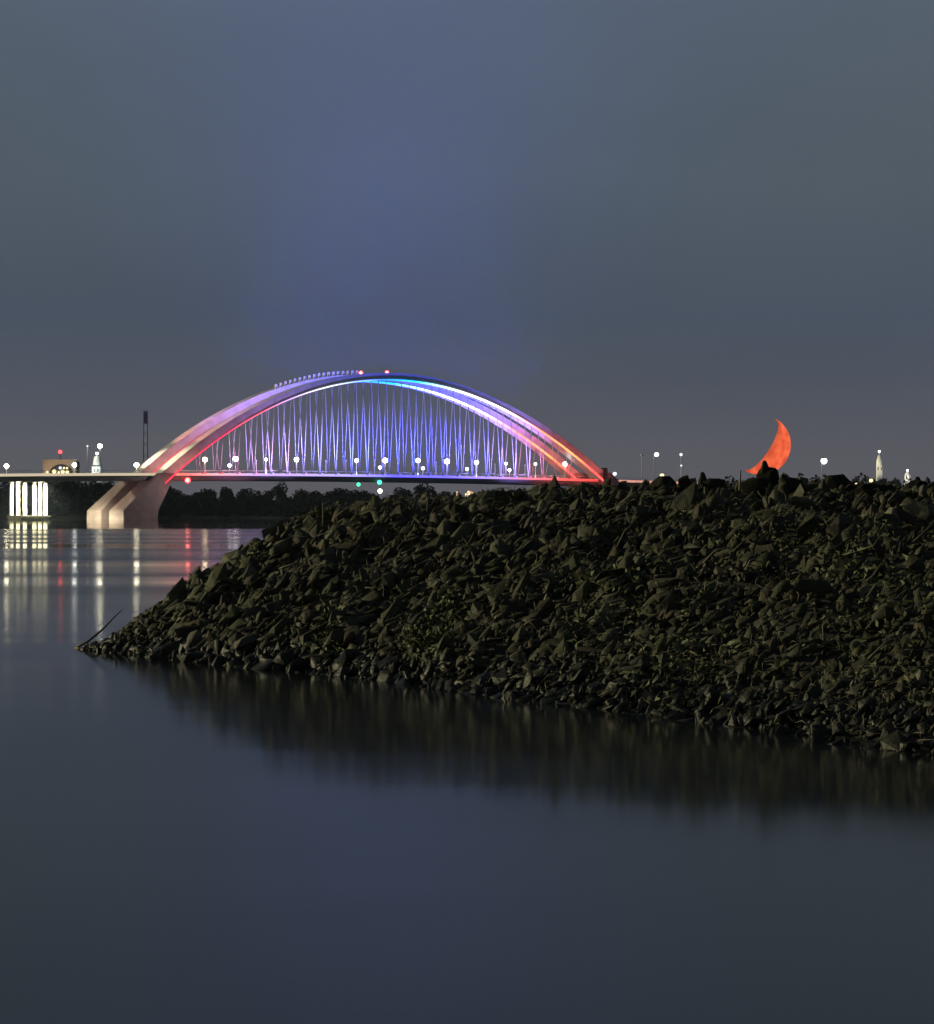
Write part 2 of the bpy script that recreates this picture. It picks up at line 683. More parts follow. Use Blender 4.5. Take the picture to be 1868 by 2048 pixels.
for j, f in enumerate(np.linspace(0.05, 0.95, 11)):
    t = lerp(T0, T1, f)
    col = beam_col(f)
    hgt = max(4.0, arch_z(t) - deck_z(t))
    pw = 240 + 105 * hgt
    # unseen lights added well outside the near rib, a second row on the roadway for the far rib
    end = 0.3 if f < 0.2 else (0.5 if f > 0.8 else (0.75 if f < 0.4 else 1.0))
    # near row: low, tilted at the hangers, so the rib's front face stays dim, above all on the left haunch
    nr = 0.25 if f < 0.15 else (0.8 if f < 0.4 else (0.35 if f > 0.8 else 1.1))
    area('floodlight_beam', bworld(t, S_NEAR + 12.0, deck_z(t) - 1.2), bworld(t, S_NEAR - 1.5, deck_z(t) + 0.42 * hgt), 1.0, 14.0, pw * 4.6 * nr, col, 84)
    # far row, on the roadway
    area('floodlight_beam', bworld(t, S_NEAR - SPACE + 7.0, deck_z(t) + 0.4), bworld(t, S_NEAR - SPACE - 1.5, deck_z(t) + 0.8 * hgt), 1.0, 14.0, pw * 3.4 * end, col, 125)


def spot(name, loc, aim, power, col, deg, blend=0.8, r=0.4):
    ld = bpy.data.lights.new(name, 'SPOT')
    ld.energy = power
    ld.color = col
    ld.spot_size = math.radians(deg)
    ld.spot_blend = blend
    ld.shadow_soft_size = r
    o = bpy.data.objects.new(name, ld)
    COL.objects.link(o)
    o.location = loc
    o.rotation_euler = (Vector(aim) - Vector(loc)).to_track_quat('-Z', 'Y').to_euler()
    return o


# floodlights on the left approach that wash the backs of both ribs
for near in (S_NEAR, S_NEAR - SPACE):
    src = bworld(t_at(150, near - 2), near - 2, deck_z(t_at(150, 0)) + 7.5)
    for f, pw, col, dg in ((0.035, 280000, (1.0, 0.80, 0.50), 16), (0.12, 330000, (1.0, 0.36, 0.32), 12), (0.22, 380000, (0.85, 0.28, 0.85), 11), (0.34, 150000, (0.42, 0.34, 1.0), 12)):
        t = lerp(T0, T1, f)
        spot('rib_floodlight', src, bworld(t, near - 2, arch_z(t) + 2.5), pw, col, dg)

for near in (S_NEAR, S_NEAR - SPACE):
    q = bworld(t_at(250, near - 4), near - 4, 8.0)
    spot('leg_fill_light', bworld(t_at(112, 5.0), 5.0, 5.0), q, 14000, (1.0, 0.55, 0.52), 34)  # added spots brighten the leg ends like spill from the pier
spot('leg_fill_light', bworld(T0 + 8, S_NEAR + 14.0, deck_z(T0) - 1.2), bworld(t_at(285, S_NEAR), S_NEAR, 5.0), 8000, (1.0, 0.72, 0.68), 70)  # added fill on the near leg face; no fixture stands there
print('bridge done')

# ------------------------------------------------------------------ approach pier with six flood-lit columns
def lit_pier():
    s0 = 3.0
    t_c = t_at(57, s0)
    zd = deck_z(t_c)
    root = empty('viaduct_pier', tuple(bworld(t_c, s0, 0)), BR_ROT)
    tag(root, 'approach pier of six white flood-lit columns standing on a slab in the water', 'pier')
    _, zcap = tz(57, 1031, s0)
    bm = bmesh.new()
    add_box(bm, (0, 0, zcap - 0.25), (10.6, 9.0, 0.5))
    add_box(bm, (0, 0, zcap - 0.9), (10.0, 8.4, 0.8))
    add_box(bm, (0, 0, zcap - 2.6), (9.0, 7.4, 2.8))
    bm_obj('base_slab', bm, paint('dark_slab', (0.05, 0.045, 0.035), 0.8, 0.3, 0.4), root)  # plain dark concrete colour
    M_COL = paint('white_column', (0.78, 0.76, 0.66), 0.6, 0.05, 0.5)
    xs_ = (23, 36, 50, 69, 80, 91)
    for i, x in enumerate(xs_):
        t = t_at(x, s0) - t_c
        h = zd - 2.1 - zcap
        top = h * (1.0 if i in (2, 5) else 0.94)
        bm = bmesh.new()
        add_lathe(bm, [(0.56, 0), (0.57, 0.3), (0.60, h * 0.45), (0.62, h * 0.75), (0.52, h * 0.9), (0.48, top), (0.7, h + 0.1)], 14, (t, 0, zcap))
        bm_obj('column', bm, M_COL, root, True)
    bm = bmesh.new()
    add_box(bm, (0, 0, zd - 1.85), (15.0, 4.0, 0.6))
    bm_obj('cross_head', bm, M_GIRDER, root)
    # two floodlights under the near girder, shining back onto columns and slab
    for t in (t_at(36, s0) - t_c, t_at(81, s0) - t_c):
        bm = bmesh.new()
        add_box(bm, (t, -3.7, zd - 2.35), (1.6, 0.4, 0.4))
        add_box(bm, (t, -3.7, zd - 2.1), (0.3, 0.2, 0.2))
        bm_obj('floodlight', bm, M_DARK, root)
        p = bworld(t_c + t, s0 + 3.9, zd - 2.6)
        q = bworld(t_c + t, s0 + 0.4, zcap)
        area('pier_floodlight_beam', p, q, 3.2, 0.4, 150000, (1.0, 0.93, 0.60), 150)
    return zcap


lit_pier()


# ------------------------------------------------------------------ street lamps on the deck
def street_lamp(x, y, kind, s, label, group, r=None, mat=None):
    t = t_at(x, s)
    D = BO.y + t * BS - s * BC
    zl = CAMZ + (HOR - y) / F * D
    zb = deck_z(t)
    root = empty('street_lamp', tuple(bworld(t, s, zb)), BR_ROT)
    tag(root, label, 'street lamp', group)
    h = zl - zb
    bm = bmesh.new()
    add_tube(bm, [(0, 0, -0.02), (0, 0, 0.5), (0, 0, h)], [0.16, 0.11, 0.08], 7)
    bm_obj('pole', bm, M_POLE, root, True)
    bm = bmesh.new()
    add_box(bm, (0.0, 0.0, h + 0.62 if kind == 'lit' else h + 0.12), (0.5, 0.34, 0.12))
    bm_obj('lamp_cap', bm, M_DARK, root)
    bm = bmesh.new()
    rr = (r or 0.62) * (1.18 if kind == 'lit' else 1.0)
    add_ball(bm, (0, 0, h), rr, 2, (1, 1, 0.95))
    bm_obj('lamp_head', bm, mat or M_LAMP, root, True)


ordn = ['leftmost', 'second', 'third', 'fourth', 'fifth', 'sixth', 'seventh', 'eighth', 'ninth', 'tenth', 'eleventh', 'twelfth', 'thirteenth', 'fourteenth', 'fifteenth']
LAMPS = [(13, 932, 0.62), (149, 930, 0.66), (273, 930, 0.64), (410, 919, 0.74), (471, 918, 0.74), (532, 919, 0.46), (593, 919, 0.62), (713, 921, 0.6),
         (770, 921, 0.78), (836, 921, 0.74), (894, 923, 0.72), (953, 925, 0.68), (1012, 927, 0.42), (1071, 928, 0.42), (1130, 928, 0.66)]
for i, (x, y, r) in enumerate(LAMPS):
    nm = ordn[i]
    lab = 'lit white street lamp on the bridge, %s' % (nm + ' of the row' if i == 0 else nm + ' from the left') if i < 14 else 'lit white street lamp in front of the right arch feet, last of the row'
    street_lamp(x, y, 'lit', 2.0 if i % 2 else 3.5, lab, 'lit street lamps along the bridge deck', r * (1.0, 0.92, 1.08, 0.96)[i % 4], (M_LAMP, M_LAMP_B, M_LAMP, M_LAMP_C, M_LAMP_B)[i % 5])
SMALL = [(459, 931), (760, 935), (846, 936.5), (934, 938), (1019, 940)]
for i, (x, y) in enumerate(SMALL):
    street_lamp(x, y, 'lit', -6.0, 'small low cool-white lamp behind the hangers, %s from the left' % ('first', 'second', 'third', 'fourth', 'fifth')[i],
                'small low lamps on the deck', 0.5, M_LAMPS)
UNLIT = [(513, 921), (574, 923), (652, 921), (692, 921), (749, 921), (872, 924), (990, 928), (1050, 930)]
for i, (x, y) in enumerate(UNLIT):
    street_lamp(x, y, 'off', 5.0, 'pale unlit lamp post among the hangers, %s from the left' % ordn[i].replace('leftmost', 'first'), 'unlit lamp posts on the deck', 0.22, M_POLE)


# ------------------------------------------------------------------ beacons and navigation lights
def beacon(p, mat, r, label, core=None, stem=0.8, down=False):
    root = empty('beacon_light', tuple(p))
    tag(root, label, 'signal light')
    bm = bmesh.new()
    add_ball(bm, (0, 0, 0), r, 2)
    bm_obj('lens', bm, mat, root, True)
    if core:
        bm = bmesh.new()
        add_ball(bm, (0, -r * 0.62, 0), r * 0.55, 2)
        bm_obj('lamp_core', bm, core, root, True)
    bm = bmesh.new()
    z = stem if down else -stem
    add_tube(bm, [(0, 0, 0), (0, 0, z)], 0.09, 6)
    bm_obj('stem', bm, M_DARK, root)


def on_bridge(x, y, s):
    t, z = tz(x, y, s)
    return bworld(t, s, z)


beacon(on_bridge(722, 746, S_NEAR - SPACE - 1.5), M_RED, 0.75, 'left red warning light on top of the arch crown', M_REDCORE)
beacon(on_bridge(774, 745, S_NEAR - 1.5), M_RED, 0.72, 'right red warning light on top of the arch crown', M_REDCORE)
beacon(on_bridge(375.5, 960.5, 8.6), M_RED, 0.95, 'red navigation light under the deck beside the left arch foot', M_REDCORE, 1.0, True)
beacon(on_bridge(1175, 974, 8.6), M_RED, 0.7, 'red navigation light under the right end of the arch', M_REDCORE, 2.4, True)
beacon(on_bridge(92, 957, 4.5), M_RED, 0.8, 'red navigation light above the flood-lit columns', M_REDCORE, 0.6, True)
beacon(on_bridge(717, 969, 8.2), M_GREEN, 0.62, 'left green navigation light hanging under mid span', None, 1.6, True)
beacon(on_bridge(759, 964.5, 8.2), M_GREEN, 0.78, 'right green navigation light close under mid span', None, 0.9, True)
beacon(on_bridge(760, 982, 8.2), M_LAMP, 0.72, 'white light hanging below the green light under mid span', None, 4.0, True)


# ------------------------------------------------------------------ far-bank buildings and towers
M_BEIGE = paint('beige_render', (0.62, 0.50, 0.38), 0.8, 0.12, 0.2)
M_WHITEW = paint('whitewashed_wall', (0.80, 0.80, 0.74), 0.7, 0.06, 0.4)


def gate_building():
    D = 1010.0
    k = D / F
    c = at(122, 1021, D)
    root = empty('arched_building', (c.x, c.y, 3.0))
    tag(root, 'beige flat-topped building with a wide dark arch and lit round windows', 'building')
    w, h = 66 * k, (1021 - 921) * k
    # front wall with an arched opening
    bm = bmesh.new()
    aw, ah = 24 * k, 18.5 * k
    n = 16
    arcv = [(aw * math.cos(math.pi * i / n), (h - 26 * k) + ah * math.sin(math.pi * i / n)) for i in range(n + 1)]
    arcv = [(x + 3 * k, z) for x, z in arcv]
    outer = [(-w / 2, 0), (-w / 2, h), (w / 2, h), (w / 2, 0)]
    loop = [(-w / 2, 0), (-w / 2, h), (w / 2, h), (w / 2, 0), (arcv[0][0], 0)] + arcv + [(arcv[-1][0], 0)]
    vv = [bm.verts.new((x, -4, z)) for x, z in loop]
    f = bm.faces.new(vv)
    r = bmesh.ops.extrude_face_region(bm, geom=[f])
    bmesh.ops.translate(bm, verts=[g for g in r['geom'] if isinstance(g, bmesh.types.BMVert)], vec=(0, 1.2, 0))
    bmesh.ops.triangulate(bm, faces=bm.faces)
    bm_obj('wall', bm, M_BEIGE, root)
    bm = bmesh.new()
    add_box(bm, (0, 2.6, h / 2 - 0.2), (w - 0.4, 8.0, h - 0.4))
    bm_obj('hall', bm, M_DARK, root)
    bm = bmesh.new()
    add_box(bm, (0, -3.4, h + 0.2), (w + 0.5, 2.0, 0.4))
    bm_obj('cornice', bm, M_BEIGE, root)
    M_PALE = glow('cool_window_light', (0.65, 0.75, 1.0), 1.6)
    for (x, y, rr, mt) in ((98, 944, 2.4, M_WARM), (110, 943, 4.2, M_WARM), (119, 945, 2.2, M_WARM), (127, 943.5, 4.0, M_WARM), (136, 944.5, 3.6, M_WARM),
                           (122, 936, 3.0, M_PALE), (129.5, 936, 2.0, M_WARM), (135.5, 936.5, 2.2, M_WARM)):
        wx, wz = (x - 122) * k, (1021 - y) * k
        bm = bmesh.new()
        bmesh.ops.create_cone(bm, cap_ends=True, segments=12, radius1=rr * k, radius2=rr * k, depth=0.25,
                              matrix=Matrix.Translation((wx, -4.2 if abs(x - 98) < 1 else -2.0, wz)) @ Matrix.Rotation(math.pi / 2, 4, 'X'))
        bm_obj('window', bm, mt, root)
    bm = bmesh.new()
    add_tube(bm, [(0, -2, h), (0, -2, h + 16 * k)], [0.28, 0.14], 6)
    m = bm_obj('mast', bm, M_DARK, root)
    bm = bmesh.new()
    add_ball(bm, (0, -2, h + 17 * k), 3.6 * k, 2)
    bm_obj('beacon_lamp', bm, M_RED, m, True)
    area('arch_wall_lamp', c + Vector((0, -14, 14)), c + Vector((-2, -4, 17)), 6, 1, 420, (1.0, 0.75, 0.5))


gate_building()


def white_tower(x, ytop, ybody, yshoulder, ybase, w0, w1, w2, D, label, light, warm=(1.0, 0.98, 0.85), knob=2.6):
    k = D / F
    c = at(x, 1021, D)
    root = empty('church_tower', (c.x, c.y, CAMZ))
    tag(root, label, 'tower')
    zs = lambda y: (1021 - y) * k
    bm = bmesh.new()
    add_box(bm, (0, 0, (zs(yshoulder) - 2) / 2), (w2 * k, w2 * k, zs(yshoulder) + 2))
    bm_obj('base', bm, M_WHITEW, root)
    bm = bmesh.new()
    s8 = 4
    add_lathe(bm, [(w1 * k * 0.68, zs(yshoulder)), (w1 * k * 0.60, zs(lerp(yshoulder, ybody, 0.5))), (w0 * k * 0.6, zs(ybody))], 8)
    bm_obj('shaft', bm, M_WHITEW, root)
    bm = bmesh.new()
    add_box(bm, (0, 0, zs(yshoulder) + 0.25), (w2 * k * 0.9, w2 * k * 0.9, 0.45))
    bm_obj('cornice', bm, M_DARK, root)
    bm = bmesh.new()
    add_tube(bm, [(0, 0, zs(ybody)), (0, 0, zs(ytop))], [0.25, 0.1], 6)
    sp = bm_obj('spire', bm, M_WHITEW, root)
    bm = bmesh.new()
    add_ball(bm, (0, 0, zs(ytop)), knob * k, 2)
    bm_obj('lantern', bm, M_LAMPS if light > 1 else M_WARM, sp, True)
    for dx in (-3.2, 3.2):
        bm = bmesh.new()
        add_box(bm, (dx * k, -w2 * k * 0.5 - 0.05, zs(lerp(ybase, yshoulder, 0.55))), (2.0 * k, 0.2, 6 * k))
        bm_obj('window', bm, M_DARK, root)
    area('tower_floodlight', c + Vector((-5, -15, zs(ybase) * 0.8)), c + Vector((0, 0, zs(ybody))), 2, 2, 800 * light, warm, 90)


white_tower(194, 907, 913, 933, 951, 8.5, 12.5, 18, 1000, 'white flood-lit tower with a round lantern rising behind the deck left of the arch', 1.5, (0.9, 1.0, 0.95))
white_tower(1758.5, 903, 910, 932, 945, 3.5, 9, 10, 1500, 'slender cream flood-lit spire far right on the skyline', 1.05, (1.0, 0.9, 0.7), 2.2)
white_tower(1815, 941, 944, 951, 960, 3, 8, 10, 1500, 'tiny pale lit tower top furthest right on the skyline', 1.02, (1.0, 0.95, 0.85), 1.8)


# ------------------------------------------------------------------ lattice mast
M_MAST = paint('hazed_lattice_steel', (0.11, 0.115, 0.14), 0.7, 0.2, 0.5)  # distance haze put into the colour as a paler grey


def lattice_mast():
    D = 960.0
    k = D / F
    c = at(291, 1021, D)
    root = empty('lattice_mast', (c.x, c.y, CAMZ))
    tag(root, 'tall dark two-legged lattice mast behind the left arch foot', 'mast')
    H = (1021 - 821) * k
    for sx in (-1, 1):
        for sy in (-1, 1):
            bm = bmesh.new()
            add_tube(bm, [(sx * 1.25, sy * 0.8, 0), (sx * 0.9, sy * 0.6, H * 0.62), (sx * 0.8, sy * 0.5, H)], [0.17, 0.15, 0.13], 5)
            bm_obj('leg', bm, M_MAST, root)
    for i in range(9):
        z = H * (0.08 + 0.11 * i)
        bm = bmesh.new()
        g = 0.0
        add_tube(bm, [(-1.0, -0.7, z), (1.0, -0.7, z + H * 0.055)], 0.09, 4)
        add_tube(bm, [(1.0, 0.7, z), (-1.0, 0.7, z + H * 0.055)], 0.09, 4)
        bm_obj('brace', bm, M_MAST, root)
    bm = bmesh.new()
    add_box(bm, (0, 0, H * 0.93), (1.5, 1.2, H * 0.12))
    bm_obj('antenna_head', bm, M_MAST, root)


lattice_mast()


# ------------------------------------------------------------------ far shore lamps (right and left)
def shore_lamp(x, y, yb, D, r, mat, label, arm=0.0, group='far shore lamps'):
    k = D / F
    c = at(x, 1021, D)
    root = empty('shore_lamp', (c.x - arm * k, c.y, CAMZ + (HOR - yb) * k))
    tag(root, label, 'lamp post', group)
    h = (yb - y) * k
    bm = bmesh.new()
    pts = [(0, 0, 0), (0, 0, h * 0.9), (arm * k * 0.4, 0, h * 0.99), (arm * k, 0, h)]
    add_tube(bm, pts if arm else pts[:2] + [(0, 0, h)], 0.13, 6)
    bm_obj('pole', bm, M_POLE, root, True)
    bm = bmesh.new()
    add_ball(bm, (arm * k, 0, h), r * k, 2)
    bm_obj('lamp_head', bm, mat, root, True)
    bm = bmesh.new()
    add_box(bm, (arm * k, 0, h + r * k * 0.9), (r * k * 1.2, r * k * 0.9, r * k * 0.25))
    bm_obj('lamp_cap', bm, M_DARK, root)


shore_lamp(1313, 909, 972, 900, 4.3, M_LAMPS, 'lit lamp post with pale pole just right of the bridge end', 5)
shore_lamp(1284, 910, 975, 1000, 2.6, M_POLE, 'faint unlit lamp post left of the lit one beyond the bridge end', 0)
shore_lamp(1362, 909, 972, 1000, 3.2, M_LAMPDIM, 'dim upper lamp standing alone left of the moon', 0)
shore_lamp(1362.5, 931, 974, 960, 2.0, M_LAMPDIM, 'dim low lamp directly below another lamp left of the moon', 0)
shore_lamp(1648, 922, 990, 900, 6.0, M_LAMPS, 'bright lamp post with pale green pole just right of the moon', 4)
shore_lamp(1229.5, 947.5, 975, 900, 4.2, M_LAMPDIM, 'small pale lamp low beside the dark block at the right bridge end', 0)
shore_lamp(1742, 961, 985, 900, 4.0, M_WARM, 'yellow lamp low on the far bank under the spire', 0)
shore_lamp(1713, 969, 985, 900, 3.6, M_WARM, 'faint yellowish lamp beside a boulder under the spire', 0)
shore_lamp(199.8, 892, 960, 900, 4.6, M_LAMP, 'bright lamp on a tall pole over the white tower', 0)
shore_lamp(174.8, 892, 960, 900, 2.0, M_LAMPDIM, 'tiny bluish lamp on a tall pole left of the white tower', 0)
shore_lamp(1324, 951, 980, 880, 4.6, M_WARM, 'yellowish lamp half hidden behind the crest boulder', 0)

# dark gantry block at the right end of the arch
bm = bmesh.new()
t, z = tz(1208, 972, 10.5)
t2, z2 = tz(1208, 938, 10.5)
add_box(bm, (0, 0, (z2 - z) / 2), (1.1, 1.2, z2 - z))
add_box(bm, (-0.5, 0, z2 - z + 0.2), (2.0, 1.1, 0.5))
add_box(bm, (0.0, 0, -(z + 2) / 2), (3.4, 3.0, z + 2.2))
ab = bm_obj('bridge_end_post', bm, paint('near_black_post', (0.012, 0.012, 0.012), 0.9, 0.2, 0.5))  # even near-black base colour
ab.location = bworld(t_at(1211, 10.5), 10.5, z)
ab.rotation_euler = (0, 0, BR_ROT)
tag(ab, 'squat dark post where the right arch foot meets the road', 'post')

# lit dome under the bridge
D = 905
c = at(940, 1021, D)
k = D / F
dm = empty('domed_pavilion', (c.x, c.y, 1.8))
tag(dm, 'small beige lit domed pavilion seen under the deck', 'building')
bm = bmesh.new()
add_lathe(bm, [(9 * k, 0), (9 * k, 36 * k)], 14)
bm_obj('wall', bm, M_BEIGE, dm)
bm = bmesh.new()
add_lathe(bm, [(9.5 * k, 36 * k), (9 * k, 40 * k), (6 * k, 44 * k), (0.6 * k, 46 * k)], 14)
bm_obj('dome', bm, M_BEIGE, dm, True)
bm = bmesh.new()
add_box(bm, (-26 * k, 0, 22 * k), (5 * k, 4 * k, 46 * k))
bm_obj('pillar', bm, M_BEIGE, dm)
bm = bmesh.new()
add_box(bm, (-8 * k, -9 * k - 0.1, 38 * k), (4 * k, 0.3, 3 * k))
bm_obj('lamp_window', bm, M_WARM, dm)
area('pavilion_lamp', c + Vector((-2, -9, 8)), c + Vector((0, 0, 6)), 2, 1, 420, (1.0, 0.8, 0.6), 100)


# ------------------------------------------------------------------ trees on the far bank
def leaf_mat(name, cols):
    m, t, b = new_mat(name)
    oi = t.nodes.new('ShaderNodeTexCoord')
    n = t.nodes.new('ShaderNodeTexNoise')
    n.inputs['Scale'].default_value = 0.9
    n.inputs['Detail'].default_value = 4
    t.links.new(oi.outputs['Object'], n.inputs['Vector'])
    r = t.nodes.new('ShaderNodeValToRGB')
    r.color_ramp.elements[0].position = 0.3
    r.color_ramp.elements[0].color = cols[0] + (1,)
    r.color_ramp.elements[1].position = 0.7
    r.color_ramp.elements[1].color = cols[1] + (1,)
    t.links.new(n.outputs['Fac'], r.inputs[0])
    t.links.new(r.outputs[0], b.inputs['Base Color'])
    b.inputs['Roughness'].default_value = 0.9
    b.inputs['Specular IOR Level'].default_value = 0.05
    return m


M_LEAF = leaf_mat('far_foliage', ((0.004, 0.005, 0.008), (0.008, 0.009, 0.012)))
M_BARK = paint('bark', (0.06, 0.05, 0.04), 0.9, 0.3, 1.0)


def crown_arrays(c, r, n, leaf, rs):
    """leaf-sized quads scattered in lumpy clumps; returns verts (n*4,3)"""
    nl = max(5, int(n / 70))
    lobes = rs.normal(size=(nl, 3))
    lobes /= np.linalg.norm(lobes, axis=1)[:, None]
    lobes *= rs.uniform(0.25, 0.72, (nl, 1))
    which = rs.integers(0, nl, n)
    p = rs.normal(size=(n, 3))
    p /= np.linalg.norm(p, axis=1)[:, None]
    p *= rs.uniform(0.45, 1.0, (n, 1)) ** 0.6 * rs.uniform(0.26, 0.46, nl)[which][:, None]
    p = (p + lobes[which]) * np.array(r) + np.array(c)
    a = rs.normal(size=(n, 3))
    a /= np.linalg.norm(a, axis=1)[:, None]
    b = np.cross(a, rs.normal(size=(n, 3)))
    b /= np.linalg.norm(b, axis=1)[:, None] + 1e-9
    L1 = (leaf * rs.uniform(0.6, 1.4, n))[:, None]
    return np.stack([p - a * L1, p - b * L1 * 0.6, p + a * L1, p + b * L1 * 0.6], 1).reshape(-1, 3)


def quads_mesh(name, V, mat):
    n = len(V) // 4
    me = bpy.data.meshes.new(name)
    me.vertices.add(len(V))
    me.vertices.foreach_set('co', V.astype(np.float32).ravel())
    me.loops.add(n * 4)
    me.loops.foreach_set('vertex_index', np.arange(n * 4, dtype=np.int32))
    me.polygons.add(n)
    me.polygons.foreach_set('loop_start', np.arange(0, n * 4, 4, dtype=np.int32))
    me.materials.append(mat)
    me.update()
    return me


crowns, trunks = [], []
for k_ in range(5):
    rs = np.random.default_rng(100 + k_)
    crowns.append(quads_mesh('crown', crown_arrays((0, 0, 0.62), (0.42, 0.42, 0.40), 900, 0.035, rs), M_LEAF))
    bm = bmesh.new()
    add_tube(bm, [(0, 0, -0.03), (0.01, 0, 0.2), (0.0, 0.01, 0.5), (0.02, 0, 0.8)], [0.035, 0.026, 0.018, 0.006], 6)
    for q in range(5):
        an = q * 1.3 + k_
        z0 = 0.25 + 0.08 * q
        add_tube(bm, [(0, 0, z0), (0.13 * math.cos(an), 0.13 * math.sin(an), z0 + 0.14), (0.24 * math.cos(an), 0.24 * math.sin(an), z0 + 0.22)], [0.014, 0.009, 0.003], 4)
    me = bpy.data.meshes.new('trunk')
    bm.to_mesh(me)
    bm.free()
    me.materials.append(M_BARK)
    trunks.append(me)


def tree(x, ytop, D, wpx, k_, label, group):
    c = at(x, 1021, D)
    zb = 1.5
    h = CAMZ + (HOR - ytop) / F * D - zb
    root = empty('bank_tree', (c.x, c.y, zb), random.uniform(0, 6))
    wd = wpx * D / F / 0.84
    root.scale = (wd, wd, h)
    tag(root, label, 'tree', group)
    link('trunk', trunks[k_], root)
    link('crown', crowns[k_], root)


TREES = [(345, 972, 70), (400, 974, 60), (452, 968, 46), (500, 974, 60), (560, 964, 52), (610, 976, 60), (668, 972, 70), (716, 972, 60), (800, 972, 66), (845, 962, 56),
         (885, 985, 40), (975, 985, 50), (1040, 985, 60), (1110, 982, 60)]
names = ['first', 'second', 'third', 'fourth', 'fifth', 'sixth', 'seventh', 'eighth', 'ninth', 'tenth', 'eleventh', 'twelfth', 'thirteenth', 'fourteenth']
for i, (x, y, w) in enumerate(TREES):
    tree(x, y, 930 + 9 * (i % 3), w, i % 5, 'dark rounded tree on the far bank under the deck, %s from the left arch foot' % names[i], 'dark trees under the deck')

tree(192, 950, 905, 60, 2, 'dark tree under the deck just left of the left arch foot', 'dark trees under the deck')
tree(222, 958, 910, 60, 3, 'dark tree half hidden behind the left leg of the bridge', 'dark trees under the deck')
# the wooded bank behind: one dark mass
chunks = []
rs = np.random.default_rng(5)
for i in range(330):
    x = -180 + i * 3.45 + rs.uniform(-4, 4)
    D = rs.uniform(915, 985)
    if x < 330:
        top = rs.uniform(952, 968)
    else:
        top = rs.uniform(976, 996)
    c = at(x, 1021, D)
    zt = CAMZ + (HOR - top) / F * D
    low = rs.uniform(0.25, 1.0) if i % 2 else 1.0
    zt *= low
    chunks.append(crown_arrays((c.x, c.y, zt * 0.46), (5.5, 5.0, zt * 0.60), 480, 0.75, rs))
for i in range(170):
    x = 1150 + i * 5.2 + rs.uniform(-4, 4)
    D = rs.uniform(1050, 1250)
    top = 958 + 5 * math.sin(x * 0.011) + rs.uniform(-4, 4) - (6 if x > 1700 else 0)
    c = at(x, 1021, D)
    zt = CAMZ + (HOR - top) / F * D
    chunks.append(crown_arrays((c.x, c.y, zt * 0.47), (7, 6, zt * 0.62), 260, 1.0, rs))
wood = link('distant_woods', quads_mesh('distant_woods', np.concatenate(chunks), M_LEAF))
tag(wood, 'dark wooded far bank behind the bridge', 'woods', kind='stuff')

# ------------------------------------------------------------------ moon (sunlit part of the globe)
def moon():
    D = 4200.0
    c = at(1521, 889.5, D)
    R = 60.0 / F * D
    m = bpy.data.materials.new('moon_surface')
    m.use_nodes = True
    t = m.node_tree
    t.nodes.remove(t.nodes['Principled BSDF'])
    e = t.nodes.new('ShaderNodeEmission')
    tcn = t.nodes.new('ShaderNodeTexCoord')
    n = t.nodes.new('ShaderNodeTexNoise')
    n.inputs['Scale'].default_value = 0.045
    n.inputs['Detail'].default_value = 5
    t.links.new(tcn.outputs['Object'], n.inputs['Vector'])
    r = t.nodes.new('ShaderNodeValToRGB')
    r.color_ramp.elements[0].position = 0.36
    r.color_ramp.elements[0].color = (0.66, 0.060, 0.018, 1)
    r.color_ramp.elements[1].position = 0.62
    r.color_ramp.elements[1].color = (1.0, 0.16, 0.055, 1)
    t.links.new(n.outputs['Fac'], r.inputs[0])
    t.links.new(r.outputs[0], e.inputs['Color'])
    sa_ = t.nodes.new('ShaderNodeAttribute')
    sa_.attribute_name = 'painted_sunlight'
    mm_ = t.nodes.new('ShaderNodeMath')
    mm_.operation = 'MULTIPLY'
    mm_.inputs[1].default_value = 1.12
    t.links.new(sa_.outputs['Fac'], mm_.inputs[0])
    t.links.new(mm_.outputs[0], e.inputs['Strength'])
    t.links.new(e.outputs[0], t.nodes['Material Output'].inputs['Surface'])
    # lune: from the limb (lit side) to the terminator, facing -Y
    ang = math.atan2(0.51, 0.86)          # lit side points right and down
    vv, ff = [], []
    nu, nv = 16, 48
    b0 = math.acos(0.24)                  # terminator longitude from the lit axis
    for shell in (1.0, 0.97):
        for i in range(nv + 1):
            la = -math.pi / 2 + math.pi * i / nv
            for j in range(nu + 1):
                lo = b0 * j / nu
                x = math.cos(la) * math.cos(lo)
                y = -math.cos(la) * math.sin(lo)
                z = math.sin(la)
                xr = x * math.cos(-ang) - z * math.sin(-ang)
                zr = x * math.sin(-ang) + z * math.cos(-ang)
                vv.append((xr * R * shell, y * R * shell, zr * R * shell))
    o = (nv + 1) * (nu + 1)
    for i in range(nv):
        for j in range(nu):
            a = i * (nu + 1) + j
            ff.append((a, a + 1, a + nu + 2, a + nu + 1))
            ff.append((o + a, o + a + nu + 1, o + a + nu + 2, o + a + 1))
        for j in (0, nu):
            a = i * (nu + 1) + j
            ff.append((a, a + nu + 1, o + a + nu + 1, o + a))
    me_ = mesh('moon', vv, ff, m, True)
    att = me_.attributes.new('painted_sunlight', 'FLOAT', 'POINT')
    att.data.foreach_set('value', [math.sin(min(1.0, (1.0 - (q % (nu + 1)) / nu) * 1.3 + 0.5) * math.pi / 2) for q in range(len(vv))])  # fade towards the terminator painted into the emission strength
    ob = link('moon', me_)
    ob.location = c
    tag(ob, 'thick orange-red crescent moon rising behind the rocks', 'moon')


moon()

